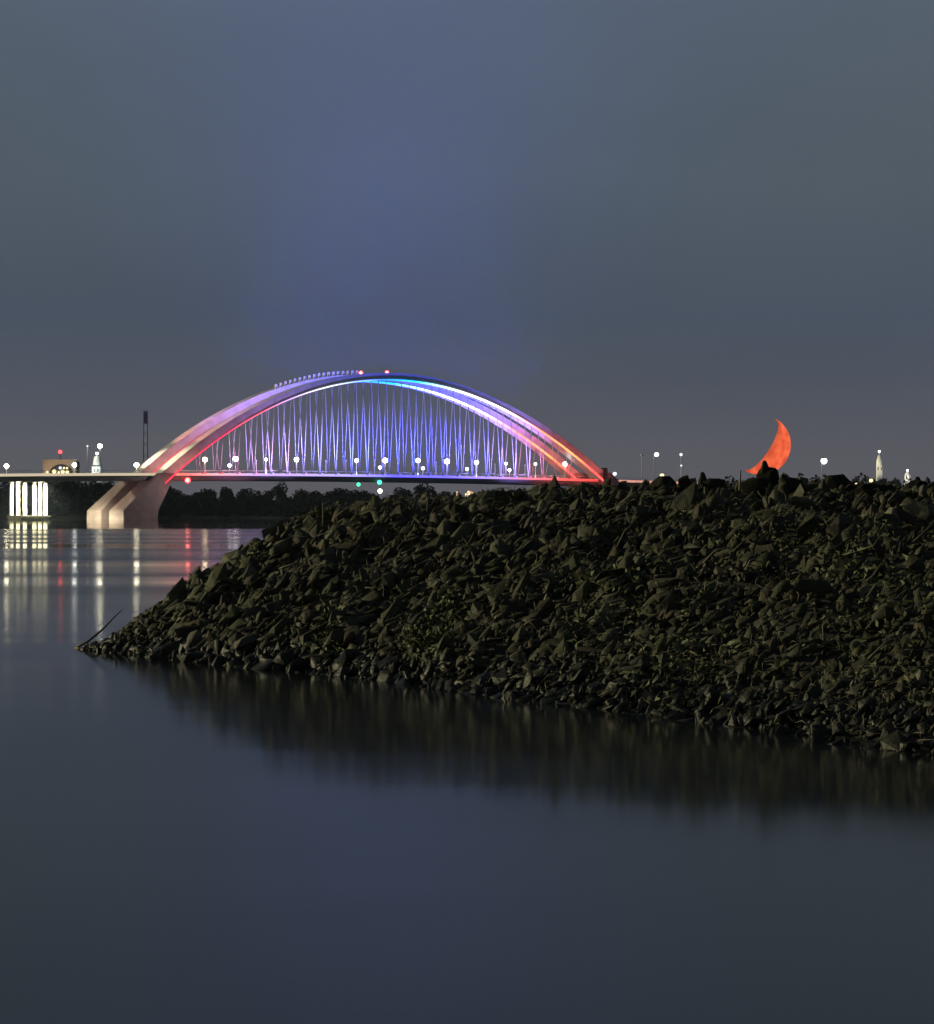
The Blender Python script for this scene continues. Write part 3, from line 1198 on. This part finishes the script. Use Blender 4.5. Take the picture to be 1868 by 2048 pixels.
# ------------------------------------------------------------------ the rock bank
WL = [(160, 1299), (232, 1306), (300, 1314), (370, 1322), (440, 1330), (530, 1338), (620, 1346), (760, 1360), (950, 1388), (1150, 1412), (1300, 1430), (1450, 1450),
      (1700, 1488), (1900, 1520), (2250, 1580)]
CR = [(205, 1290, 1296), (262, 1252, 1292), (330, 1205, 1290), (400, 1152, 1287), (492, 1095, 1284), (590, 1040, 1280), (690, 1012, 1278), (840, 1004, 1277), (1000, 992, 1278),
      (1150, 979, 1280), (1300, 970, 1283), (1450, 969, 1287), (1650, 970, 1293), (1868, 972, 1302), (2200, 972, 1316)]
wl, crw = [], []
for (x, y) in WL:
    D = CAMZ * F / (y - HOR)
    wl.append(((x - CX) / F * D, D, 0))
for (x, y, g) in CR:
    D = CAMZ * F / (g - HOR)
    crw.append(((x - CX) / F * D, D, (g - y) / F * D))
wl, crw = np.array(wl), np.array(crw)
arc = np.concatenate([[0], np.cumsum(np.linalg.norm(np.diff((wl + crw) / 2, axis=0), axis=1))])
arc /= arc[-1]


def lump(x, y):
    return (0.10 * np.sin(1.3 * x + 0.7 * y) + 0.08 * np.sin(2.9 * x - 1.1 * y + 1) + 0.07 * np.sin(0.6 * x + 1.9 * y + 2) + 0.05 * np.sin(4.1 * x + 3.3 * y))


def bank(u, v):
    w = np.stack([np.interp(u, arc, wl[:, i]) for i in range(3)], -1)
    c = np.stack([np.interp(u, arc, crw[:, i]) for i in range(3)], -1)
    vv = np.clip(v, 0, 1)[..., None]
    p = w * (1 - vv) + c * vv
    inl = c - w
    inl[..., 2] = 0
    ln = np.linalg.norm(inl, axis=-1)[..., None]
    inl = inl / np.maximum(ln, 1e-6)
    back = np.stack([np.full_like(u, 0.15), np.full_like(u, 0.99), np.zeros_like(u)], -1)
    p[..., :2] += (np.minimum(v, 0)[..., None] * inl[..., :2]) * 3.0
    p[..., :2] += (np.maximum(v - 1, 0)[..., None] * back[..., :2]) * 8.0
    z = c[..., 2] * vv[..., 0] ** 0.92
    z = z + np.minimum(v, 0) * 1.6 - np.maximum(v - 1, 0) * 2.2
    z = z + lump(p[..., 0], p[..., 1]) * np.clip(v * (1.08 - v) * 4, 0, 1)
    p[..., 2] = z
    return p


bankroot = empty('rock_bank', (0, 45, 0))
tag(bankroot, 'long bank of dark broken stones running out into the calm water', 'breakwater')
BO_ = np.array([0, 45, 0])


def rock_material():
    m, t, b = new_mat('bank_stone')
    oi = t.nodes.new('ShaderNodeObjectInfo')
    at_ = t.nodes.new('ShaderNodeAttribute')
    at_.attribute_name = 'tone'
    ad = t.nodes.new('ShaderNodeMath')
    ad.operation = 'ADD'
    t.links.new(oi.outputs['Random'], ad.inputs[0])
    t.links.new(at_.outputs['Fac'], ad.inputs[1])
    fr = t.nodes.new('ShaderNodeMath')
    fr.operation = 'FRACT'
    t.links.new(ad.outputs[0], fr.inputs[0])
    r = t.nodes.new('ShaderNodeValToRGB')
    r.color_ramp.interpolation = 'LINEAR'
    el = r.color_ramp.elements
    el[0].position = 0
    el[0].color = (0.0286, 0.0269, 0.0168, 1)
    el[1].position = 1
    el[1].color = (0.0336, 0.0336, 0.0185, 1)
    for p, c in ((0.14, (0.0504, 0.0487, 0.0319)), (0.24, (0.0252, 0.0227, 0.0151)), (0.36, (0.063, 0.0462, 0.0286)), (0.46, (0.0235, 0.026, 0.0151)), (0.56, (0.0588, 0.0622, 0.0403)),
                 (0.66, (0.0378, 0.0302, 0.0202)), (0.76, (0.0924, 0.0907, 0.0655)), (0.84, (0.0294, 0.0319, 0.0168)), (0.91, (0.168, 0.1638, 0.126)), (0.95, (0.0504, 0.0504, 0.0336))):
        e = el.new(p)
        e.color = c + (1,)
    t.links.new(fr.outputs[0], r.inputs[0])
    geo = t.nodes.new('ShaderNodeNewGeometry')
    n = t.nodes.new('ShaderNodeTexNoise')
    n.inputs['Scale'].default_value = 4.0
    n.inputs['Detail'].default_value = 8
    n.inputs['Roughness'].default_value = 0.65
    t.links.new(geo.outputs['Position'], n.inputs['Vector'])
    # moss and lichen films with their own shapes
    n2 = t.nodes.new('ShaderNodeTexNoise')
    n2.inputs['Scale'].default_value = 1.7
    n2.inputs['Detail'].default_value = 6
    t.links.new(geo.outputs['Position'], n2.inputs['Vector'])
    mr1 = t.nodes.new('ShaderNodeMapRange')
    mr1.inputs['From Min'].default_value = 0.46
    mr1.inputs['From Max'].default_value = 0.66
    mr1.inputs['To Max'].default_value = 0.75
    t.links.new(n2.outputs['Fac'], mr1.inputs['Value'])
    mx = t.nodes.new('ShaderNodeMixRGB')
    mx.inputs[2].default_value = (0.040, 0.046, 0.013, 1)
    t.links.new(mr1.outputs[0], mx.inputs[0])
    t.links.new(r.outputs[0], mx.inputs[1])
    mx2 = t.nodes.new('ShaderNodeMixRGB')
    mx2.blend_type = 'MULTIPLY'
    mx2.inputs[0].default_value = 0.75
    r2 = t.nodes.new('ShaderNodeValToRGB')
    r2.color_ramp.elements[0].position = 0.32
    r2.color_ramp.elements[0].color = (0.3, 0.3, 0.3, 1)
    r2.color_ramp.elements[1].position = 0.66
    r2.color_ramp.elements[1].color = (1.25, 1.2, 1.05, 1)
    t.links.new(n.outputs['Fac'], r2.inputs[0])
    t.links.new(mx.outputs[0], mx2.inputs[1])
    t.links.new(r2.outputs[0], mx2.inputs[2])
    # splash zone: wet, algae-dark stone up to an uneven line above the water
    spz = t.nodes.new('ShaderNodeSeparateXYZ')
    t.links.new(geo.outputs['Position'], spz.inputs[0])
    adz = t.nodes.new('ShaderNodeMath')
    adz.operation = 'MULTIPLY_ADD'
    adz.inputs[1].default_value = -0.9
    t.links.new(n2.outputs['Fac'], adz.inputs[0])
    t.links.new(spz.outputs['Z'], adz.inputs[2])
    wet = t.nodes.new('ShaderNodeMapRange')
    wet.inputs['From Min'].default_value = -0.15
    wet.inputs['From Max'].default_value = 0.15
    wet.inputs['To Min'].default_value = 0.30
    wet.inputs['To Max'].default_value = 1.0
    t.links.new(adz.outputs[0], wet.inputs['Value'])
    vm = t.nodes.new('ShaderNodeVectorMath')
    vm.operation = 'SCALE'
    t.links.new(mx2.outputs[0], vm.inputs[0])
    t.links.new(wet.outputs[0], vm.inputs['Scale'])
    t.links.new(vm.outputs[0], b.inputs['Base Color'])
    rr_ = t.nodes.new('ShaderNodeMapRange')
    rr_.inputs['From Min'].default_value = 0.3
    rr_.inputs['To Min'].default_value = 0.38
    rr_.inputs['To Max'].default_value = 0.75
    t.links.new(wet.outputs[0], rr_.inputs['Value'])
    t.links.new(rr_.outputs[0], b.inputs['Roughness'])
    b.inputs['Specular IOR Level'].default_value = 0.30
    bp = t.nodes.new('ShaderNodeBump')
    bp.inputs['Strength'].default_value = 0.9
    bp.inputs['Distance'].default_value = 0.06
    t.links.new(n.outputs['Fac'], bp.inputs['Height'])
    t.links.new(bp.outputs[0], b.inputs['Normal'])
    return m


M_ROCK = rock_material()
M_CORE = paint('bank_soil', (0.014, 0.013, 0.009), 0.95, 0.4, 1.2, 0.6)

# soil core under the stones
NU, NV = 150, 36
uu = np.linspace(0, 1, NU)
vv_ = np.concatenate([np.linspace(-0.6, 1.05, NV - 4), [1.2, 1.6, 2.2, 3.0]])
U, V_ = np.meshgrid(uu, vv_, indexing='ij')
P = bank(U.ravel(), V_.ravel())
P[:, 2] -= 0.22
faces = []
for i in range(NU - 1):
    for j in range(NV - 1):
        a = i * NV + j
        faces.append((a, a + NV, a + NV + 1, a + 1))
core = link('soil_core', mesh('soil_core', P - BO_, faces, M_CORE, True), bankroot)

# stone shapes: chipped hulls
variants = []
for k_ in range(14):
    rs = np.random.default_rng(300 + k_)
    n = int(rs.integers(10, 18))
    p = rs.normal(size=(n, 3))
    p /= (np.abs(p) ** 3).sum(1)[:, None] ** (1 / 3.0)
    p *= rs.uniform(0.68, 1.05, (n, 1))
    p *= np.array([1.0, rs.uniform(0.45, 0.85), rs.uniform(0.24, 0.52)]) * 0.58
    bm = bmesh.new()
    for q in p:
        bm.verts.new(q)
    r = bmesh.ops.convex_hull(bm, input=bm.verts)
    bmesh.ops.delete(bm, geom=[g for g in bm.verts if not g.link_faces], context='VERTS')
    bmesh.ops.recalc_face_normals(bm, faces=bm.faces)
    bmesh.ops.dissolve_limit(bm, angle_limit=math.radians(6), verts=bm.verts, edges=bm.edges)
    bmesh.ops.bevel(bm, geom=list(bm.edges), offset=0.005, segments=1, affect='EDGES', clamp_overlap=True)
    bmesh.ops.triangulate(bm, faces=bm.faces)
    bm.verts.ensure_lookup_table()
    me = bpy.data.meshes.new('rock')
    bm.to_mesh(me)
    bm.free()
    me.materials.append(M_ROCK)
    vco = np.zeros(len(me.vertices) * 3, np.float32)
    me.vertices.foreach_get('co', vco)
    tri = np.zeros(len(me.polygons) * 3, np.int32)
    me.polygons.foreach_get('vertices', tri)
    variants.append((me, vco.reshape(-1, 3).astype(float), tri.reshape(-1, 3)))

N = 20000
u = rng.uniform(0.0, 1.0, N)
v = rng.uniform(-0.10, 1.12, N)
pos = bank(u, v)
D = pos[:, 1]
size = np.exp(rng.normal(math.log(0.168), 0.55, N))
slab = rng.uniform(0, 1, N) < 0.095
size[slab] = rng.uniform(0.34, 0.66, int(slab.sum()))
size *= np.clip(D / 47.0, 0.5, 1.1)
size = np.clip(size, 0.05, 0.78)
size[(v > 0.97)] *= 0.8
size[u < 0.08] = np.clip(size[u < 0.08], 0.07, 0.32)
# long axis lies roughly down the slope, plus scatter
sl = bank(u, np.minimum(v + 0.04, 1.1)) - bank(u, v - 0.04)
head = np.full(N, math.atan2(0.5, 0.86))        # straight down the fall line, square to the waterline
pitch = np.full(N, 0.34)
yaw = head + rng.normal(0, 0.5, N)
tilt = -pitch + rng.normal(-0.22, 0.46, N)
roll = rng.normal(0.1, 0.75, N)
pos[:, 2] += size * rng.uniform(-0.16, 0.16, N) - 0.04
kind = rng.integers(0, len(variants), N)
tone = rng.uniform(0, 1, N)
px = CX + pos[:, 0] / pos[:, 1] * F
vis = (px > 100) & (px < 1890) & (v > -0.02) & (v < 1.05)
app = np.where(vis, size / pos[:, 1], 0)
order = np.argsort(-app)
big = set(order[:300].tolist())
st = rng.uniform(0.8, 1.25, (N, 3))
RV, RT, RC = [], [], []
off = 0
for i in range(N):
    R = Euler((roll[i], tilt[i], yaw[i]), 'XYZ').to_matrix()
    if i in big:
        o = link('rock', variants[kind[i]][0], bankroot)
        o.matrix_local = Matrix.Translation(Vector(pos[i] - BO_)) @ R.to_4x4() @ Matrix.Diagonal((size[i] * st[i, 0], size[i] * st[i, 1], size[i] * st[i, 2], 1))
        continue
    _, co, tri = variants[kind[i]]
    q = (co * (st[i] * size[i])) @ np.array(R).T + (pos[i] - BO_)
    RV.append(q)
    RT.append(tri + off)
    RC.append(np.full(len(co), tone[i]))
    off += len(co)
RV, RT, RC = np.concatenate(RV), np.concatenate(RT), np.concatenate(RC)
me = bpy.data.meshes.new('rubble')
me.vertices.add(len(RV))
me.vertices.foreach_set('co', RV.astype(np.float32).ravel())
me.loops.add(len(RT) * 3)
me.loops.foreach_set('vertex_index', RT.astype(np.int32).ravel())
me.polygons.add(len(RT))
me.polygons.foreach_set('loop_start', np.arange(0, len(RT) * 3, 3, dtype=np.int32))
a = me.attributes.new('tone', 'FLOAT', 'POINT')
a.data.foreach_set('value', RC.astype(np.float32))
me.materials.append(M_ROCK)
me.update()
rub = link('rubble', me, bankroot)
rub['kind'] = 'stuff'
print('rock tris', len(RT))


M_SILHOUETTE = paint('silhouette_stone', (0.016, 0.016, 0.012), 0.9, 0.4, 3.0, 0.8)  # backlit shade put into the colour: a darker copy of the bank stone
M_SILHOUETTE.node_tree.nodes['Principled BSDF'].inputs['Specular IOR Level'].default_value = 0.1


# boulders standing on the crest
def crest_boulder(x0, x1, ytop, ybot, D, k_, label, knob=None, seed=0):
    c = at((x0 + x1) / 2, ybot, D)
    w = (x1 - x0) / F * D
    h = (ybot - ytop) / F * D
    rs = np.random.default_rng(900 + seed)
    bm = bmesh.new()
    p = rs.normal(size=(34, 3))
    p /= (np.abs(p) ** 2.6).sum(1)[:, None] ** (1 / 2.6)
    p *= rs.uniform(0.86, 1.0, (34, 1))
    for q in p:
        bm.verts.new((q[0] * w / 2, q[1] * w * 0.4, h * 0.5 + q[2] * h * 0.62 - h * 0.1))
    bmesh.ops.convex_hull(bm, input=bm.verts)
    bmesh.ops.delete(bm, geom=[g for g in bm.verts if not g.link_faces], context='VERTS')
    bmesh.ops.dissolve_limit(bm, angle_limit=math.radians(12), verts=bm.verts, edges=bm.edges)
    bmesh.ops.triangulate(bm, faces=bm.faces)
    for q in bm.verts:
        q.co += Vector(rs.normal(0, 0.018, 3))
    for (kx, ky) in (knob or []):
        q = at(kx, ky, D) - c
        add_tube(bm, [(q.x + 0.01, 0, q.z - 0.28), (q.x + 0.01, 0, q.z - 0.10), (q.x, 0, q.z - 0.03), (q.x, 0, q.z)], [0.13, 0.07, 0.05, 0.025], 7)
    o = bm_obj('boulder', bm, M_ROCK if seed == 10 else M_SILHOUETTE, None)
    o.location = c
    tag(o, label, 'boulder', 'boulders on the bank crest')


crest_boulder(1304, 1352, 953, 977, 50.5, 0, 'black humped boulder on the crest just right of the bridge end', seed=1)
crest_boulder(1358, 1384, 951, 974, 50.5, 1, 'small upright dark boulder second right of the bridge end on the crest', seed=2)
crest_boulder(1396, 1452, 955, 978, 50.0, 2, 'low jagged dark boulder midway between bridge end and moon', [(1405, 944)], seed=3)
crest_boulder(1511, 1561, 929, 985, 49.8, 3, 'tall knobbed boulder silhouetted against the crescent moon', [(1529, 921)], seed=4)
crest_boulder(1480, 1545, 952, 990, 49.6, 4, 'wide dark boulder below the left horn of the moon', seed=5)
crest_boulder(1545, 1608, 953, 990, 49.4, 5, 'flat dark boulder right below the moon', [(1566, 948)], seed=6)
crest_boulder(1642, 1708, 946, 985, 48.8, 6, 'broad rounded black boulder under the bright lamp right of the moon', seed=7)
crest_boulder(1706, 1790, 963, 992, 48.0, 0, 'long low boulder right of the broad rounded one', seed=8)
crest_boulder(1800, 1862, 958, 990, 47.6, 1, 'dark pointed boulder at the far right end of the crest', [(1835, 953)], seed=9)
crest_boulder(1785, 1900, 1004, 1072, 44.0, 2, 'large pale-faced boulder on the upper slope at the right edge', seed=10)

# ------------------------------------------------------------------ grass, weeds, twigs on the bank
def blade_mat(name, c0, c1):
    m, t, b = new_mat(name)
    geo = t.nodes.new('ShaderNodeNewGeometry')
    r = t.nodes.new('ShaderNodeValToRGB')
    r.color_ramp.elements[0].color = c0 + (1,)
    r.color_ramp.elements[1].color = c1 + (1,)
    t.links.new(geo.outputs['Random Per Island'], r.inputs[0])
    t.links.new(r.outputs[0], b.inputs['Base Color'])
    b.inputs['Roughness'].default_value = 0.7
    return m


M_DRY = blade_mat('dry_grass_blades', (0.04, 0.033, 0.015), (0.15, 0.13, 0.07))
M_WEED = blade_mat('weed_leaves', (0.016, 0.025, 0.006), (0.075, 0.088, 0.020))


def blades(name, uvs, n, length, width, mat, label, lean=0.5, leafy=False, seed=1):
    rs = np.random.default_rng(seed)
    A = []
    for (u0, v0, ru, rv, k) in uvs:
        m = int(n * k)
        u_ = np.clip(u0 + rs.normal(0, ru, m), 0.02, 1)
        v__ = np.clip(v0 + rs.normal(0, rv, m), 0.02, 1.1)
        p = bank(u_, v__)
        p[:, 2] += rs.uniform(-0.05, 0.12, m)
        d = np.stack([rs.normal(0.15, lean, m), rs.normal(0, lean, m), rs.uniform(0.3, 1.0, m)], -1)
        d /= np.linalg.norm(d, axis=1)[:, None]
        L_ = (length * rs.uniform(0.4, 1.3, m))[:, None]
        side = np.cross(d, rs.normal(size=(m, 3)))
        side /= np.linalg.norm(side, axis=1)[:, None] + 1e-9
        wv = (width * rs.uniform(0.6, 1.4, m))[:, None]
        mid = p + d * L_ * 0.5 + rs.normal(0, 0.02, (m, 3))
        tip = p + d * L_ + np.stack([rs.normal(0, 0.2, m) * L_[:, 0], rs.normal(0, 0.1, m) * L_[:, 0], -0.18 * L_[:, 0]], -1)
        if leafy:
            A.append(np.stack([p, mid - side * wv, tip, mid + side * wv], 1).reshape(-1, 3))
        else:
            A.append(np.stack([p - side * wv, mid - side * wv * 0.7, tip, mid + side * wv * 0.7], 1).reshape(-1, 3))
    o = link(name, quads_mesh(name, np.concatenate(A), mat))
    tag(o, label, 'plants', kind='stuff')
    return o


def uv_of(px_, py_):
    """nearest bank coordinates for a picture point, by search"""
    uu_, vv2 = np.meshgrid(np.linspace(0, 1, 160), np.linspace(0.0, 1.05, 60), indexing='ij')
    q = bank(uu_.ravel(), vv2.ravel())
    X = CX + q[:, 0] / q[:, 1] * F
    Y = HOR - (q[:, 2] - CAMZ) / q[:, 1] * F
    i = int(np.argmin((X - px_) ** 2 + (Y - py_) ** 2))
    return float(uu_.ravel()[i]), float(vv2.ravel()[i])


dry_spots = [(760, 1020, 0.03, 0.05, 1.5), (880, 1010, 0.04, 0.05, 1.5), (730, 1075, 0.03, 0.06, 1.0), (1000, 1010, 0.04, 0.05, 1.0), (1150, 1000, 0.05, 0.06, 1), (1400, 1010, 0.08, 0.07, 1.6),
             (1700, 1040, 0.08, 0.08, 1.6), (1200, 1200, 0.15, 0.2, 1.6), (1600, 1250, 0.15, 0.2, 1.8), (600, 1150, 0.1, 0.2, 1.2), (900, 1180, 0.12, 0.22, 1.4), (1450, 1380, 0.15, 0.1, 0.8)]
blades('dry_grass', [uv_of(x, y) + (a_, b_, k) for x, y, a_, b_, k in dry_spots], 420, 0.26, 0.008, M_DRY, 'thin dry grass and twigs between the stones', 0.8, seed=21)
weed_spots = [(850, 1290, 0.012, 0.05, 2.2), (900, 1255, 0.010, 0.05, 1.6), (660, 1260, 0.010, 0.05, 1.0), (388, 1175, 0.004, 0.04, 0.35), (335, 1210, 0.004, 0.04, 0.2), (500, 1110, 0.006, 0.05, 0.4),
              (1250, 1200, 0.05, 0.12, 1.0), (1350, 1320, 0.04, 0.08, 1.2), (1720, 1150, 0.03, 0.08, 1.2), (1780, 1260, 0.04, 0.1, 1.0), (1480, 1080, 0.05, 0.08, 0.8), (620, 1020, 0.008, 0.05, 0.4)]
blades('weeds', [uv_of(x, y) + (a_, b_, k) for x, y, a_, b_, k in weed_spots], 330, 0.17, 0.03, M_WEED, 'low green leafy weeds growing among the stones', 0.7, True, seed=22)

M_TWIG0 = paint('bleached_twig', (0.17, 0.15, 0.10), 0.85, 0.3, 3.0)
bm = bmesh.new()
rs = np.random.default_rng(77)
for q in range(90):
    uq, vq = rs.uniform(0.08, 0.98), rs.uniform(0.05, 1.0)
    p0 = bank(np.array([uq]), np.array([vq]))[0]
    ln_ = rs.uniform(0.25, 0.75)
    hd_ = math.atan2(0.5, 0.86) + rs.normal(0, 0.5)
    p1 = p0 + ln_ * np.array([math.cos(hd_), math.sin(hd_), 0.34 + rs.normal(0, 0.2)])
    h0, h1 = rs.uniform(0.06, 0.16), rs.uniform(0.08, 0.2)
    mid = (p0 + p1) / 2 + rs.normal(0, 0.05, 3) + np.array([0, 0, (h0 + h1) / 2])
    rad = rs.uniform(0.006, 0.02)
    add_tube(bm, [p0 + [0, 0, h0], mid, p1 + [0, 0, h1]], [rad, rad * 0.8, rad * 0.4], 5)
tag(bm_obj('twigs', bm, M_TWIG0, None, True), 'thin pale twigs and driftwood bits strewn over the stones', 'twigs', kind='stuff')

M_TWIG = paint('weathered_wood', (0.20, 0.18, 0.12), 0.85, 0.25, 3.0)
M_WETW = paint('wet_dark_wood', (0.03, 0.027, 0.02), 0.6, 0.25, 3.0)


def stick(name, pix, D, rad, mat, label, cat):
    pts = [at(x, y, D + dd) for x, y, dd in pix]
    o0 = pts[0]
    bm = bmesh.new()
    n = len(pts)
    add_tube(bm, [p - o0 for p in pts], [lerp(rad, rad * 0.45, i / (n - 1)) for i in range(n)], 6)
    o = bm_obj(name, bm, mat, None, True)
    o.location = o0
    tag(o, label, cat)
    return o


# bare branch at the very tip: long twig rising right, short fork at the water
root = empty('driftwood_branch', tuple(at(152, 1295, 49.0)))
tag(root, 'bare dark branch leaning up from the water at the left tip of the bank', 'branch')
b0 = at(152, 1295, 49.0)
bm = bmesh.new()
add_tube(bm, [at(x, y, 49.0 + d) - b0 for x, y, d in ((152, 1295, 0), (175, 1284, .05), (205, 1259, .1), (226, 1237, .1), (245, 1219, .15))], [0.035, 0.03, 0.024, 0.018, 0.008], 6)
bm_obj('limb', bm, M_WETW, root, True)
bm = bmesh.new()
add_tube(bm, [at(x, y, 49.0 + d) - b0 for x, y, d in ((150, 1294, 0), (170, 1302, -.05), (190, 1306, .0), (208, 1303, .1))], [0.03, 0.05, 0.06, 0.05], 6)
bm_obj('limb', bm, M_WETW, root, True)
bm = bmesh.new()
add_tube(bm, [at(x, y, 49.0 + d) - b0 for x, y, d in ((172, 1287, 0), (182, 1293, 0), (196, 1300, .0))], [0.022, 0.02, 0.02], 5)
bm_obj('twig', bm, M_WETW, root, True)

stick('dry_stalk', [(645, 1052, 0), (646, 1030, 0), (645, 1005, .02)], 50.5, 0.014, M_TWIG, 'thin upright dry stalk on the left shoulder of the bank', 'stalk')
stick('dry_stalk', [(854, 1022, 0), (855, 1008, 0), (854, 993, .02)], 51.0, 0.014, M_TWIG, 'thin upright dry stalk on the crest below mid span', 'stalk')
stick('dry_stalk', [(811, 1092, 0), (811, 1078, 0), (810, 1070, .02)], 48.5, 0.016, M_TWIG, 'short pale stalk below the crest under mid span', 'stalk')
stick('wooden_stake', [(1409, 1024, 0), (1410, 1000, 0), (1409, 974, 0)], 48.0, 0.028, M_TWIG, 'pale upright wooden stake on the crest left of the moon', 'stake')
stick('wooden_stake', [(1480, 980, 0), (1480, 960, 0), (1481, 940, 0)], 48.9, 0.035, M_TWIG, 'pale stake at the left horn of the moon', 'stake')
stick('pale_stick', [(1240, 1008, 0), (1258, 994, .05), (1274, 983, .1)], 48.6, 0.032, M_TWIG, 'pale stick lying diagonally below the crest near the right bridge end', 'stick')
stick('driftwood_hook', [(1020, 1414, 0), (1008, 1398, 0), (1007, 1384, 0), (1018, 1368, .05)], 35.2, 0.022, M_TWIG, 'pale curved driftwood hook at the waterline in the middle of the bank', 'driftwood')
stick('pale_stick', [(556, 1070, 0), (557, 1060, 0), (556, 1053, 0)], 50.0, 0.02, M_TWIG, 'tiny pale stick upright on the sloping left end of the bank', 'stick')

# ------------------------------------------------------------------ hazy air over the river, lit by unseen lights added above the arch
hz = bpy.data.materials.new('river_haze')
hz.use_nodes = True
ht = hz.node_tree
ht.nodes.remove(ht.nodes['Principled BSDF'])
pv = ht.nodes.new('ShaderNodeVolumePrincipled')
pv.inputs['Color'].default_value = (0.6, 0.75, 1.0, 1)
pv.inputs['Density'].default_value = 4.0e-5
ht.links.new(pv.outputs[0], ht.nodes['Material Output'].inputs['Volume'])
bm = bmesh.new()
add_box(bm, (0, 900, 149), (2600, 2200, 302))
haze = bm_obj('haze', bm, hz)
tag(haze, 'thin haze in the night air over the river', 'haze', kind='stuff')
# three unseen area lights added above the arch to turn the haze blue
for f0, f1, k_ in ((0.20, 0.40, 0.55), (0.40, 0.60, 1.0), (0.60, 0.80, 0.55)):
    ta, tb = lerp(T0, T1, f0), lerp(T0, T1, f1)
    za, zb_ = arch_z(ta) + 5.0, arch_z(tb) + 5.0
    ld = bpy.data.lights.new('haze_glow_light', 'AREA')
    ld.shape = 'RECTANGLE'
    ld.size, ld.size_y = tb - ta, 34.0
    ld.energy = SKYP * k_
    ld.color = (0.11, 0.16, 1.0)
    ld.spread = math.radians(112)
    o = bpy.data.objects.new('haze_glow_light', ld)
    COL.objects.link(o)
    slope = math.atan2(zb_ - za, tb - ta)
    o.matrix_world = Matrix.Translation(bworld((ta + tb) / 2, 2.0, (za + zb_) / 2 + 1.5)) @ Matrix.Rotation(TH, 4, 'Z') @ Matrix.Rotation(-slope * 0.6, 4, 'Y') @ Matrix.Rotation(math.pi, 4, 'X')
print('built')
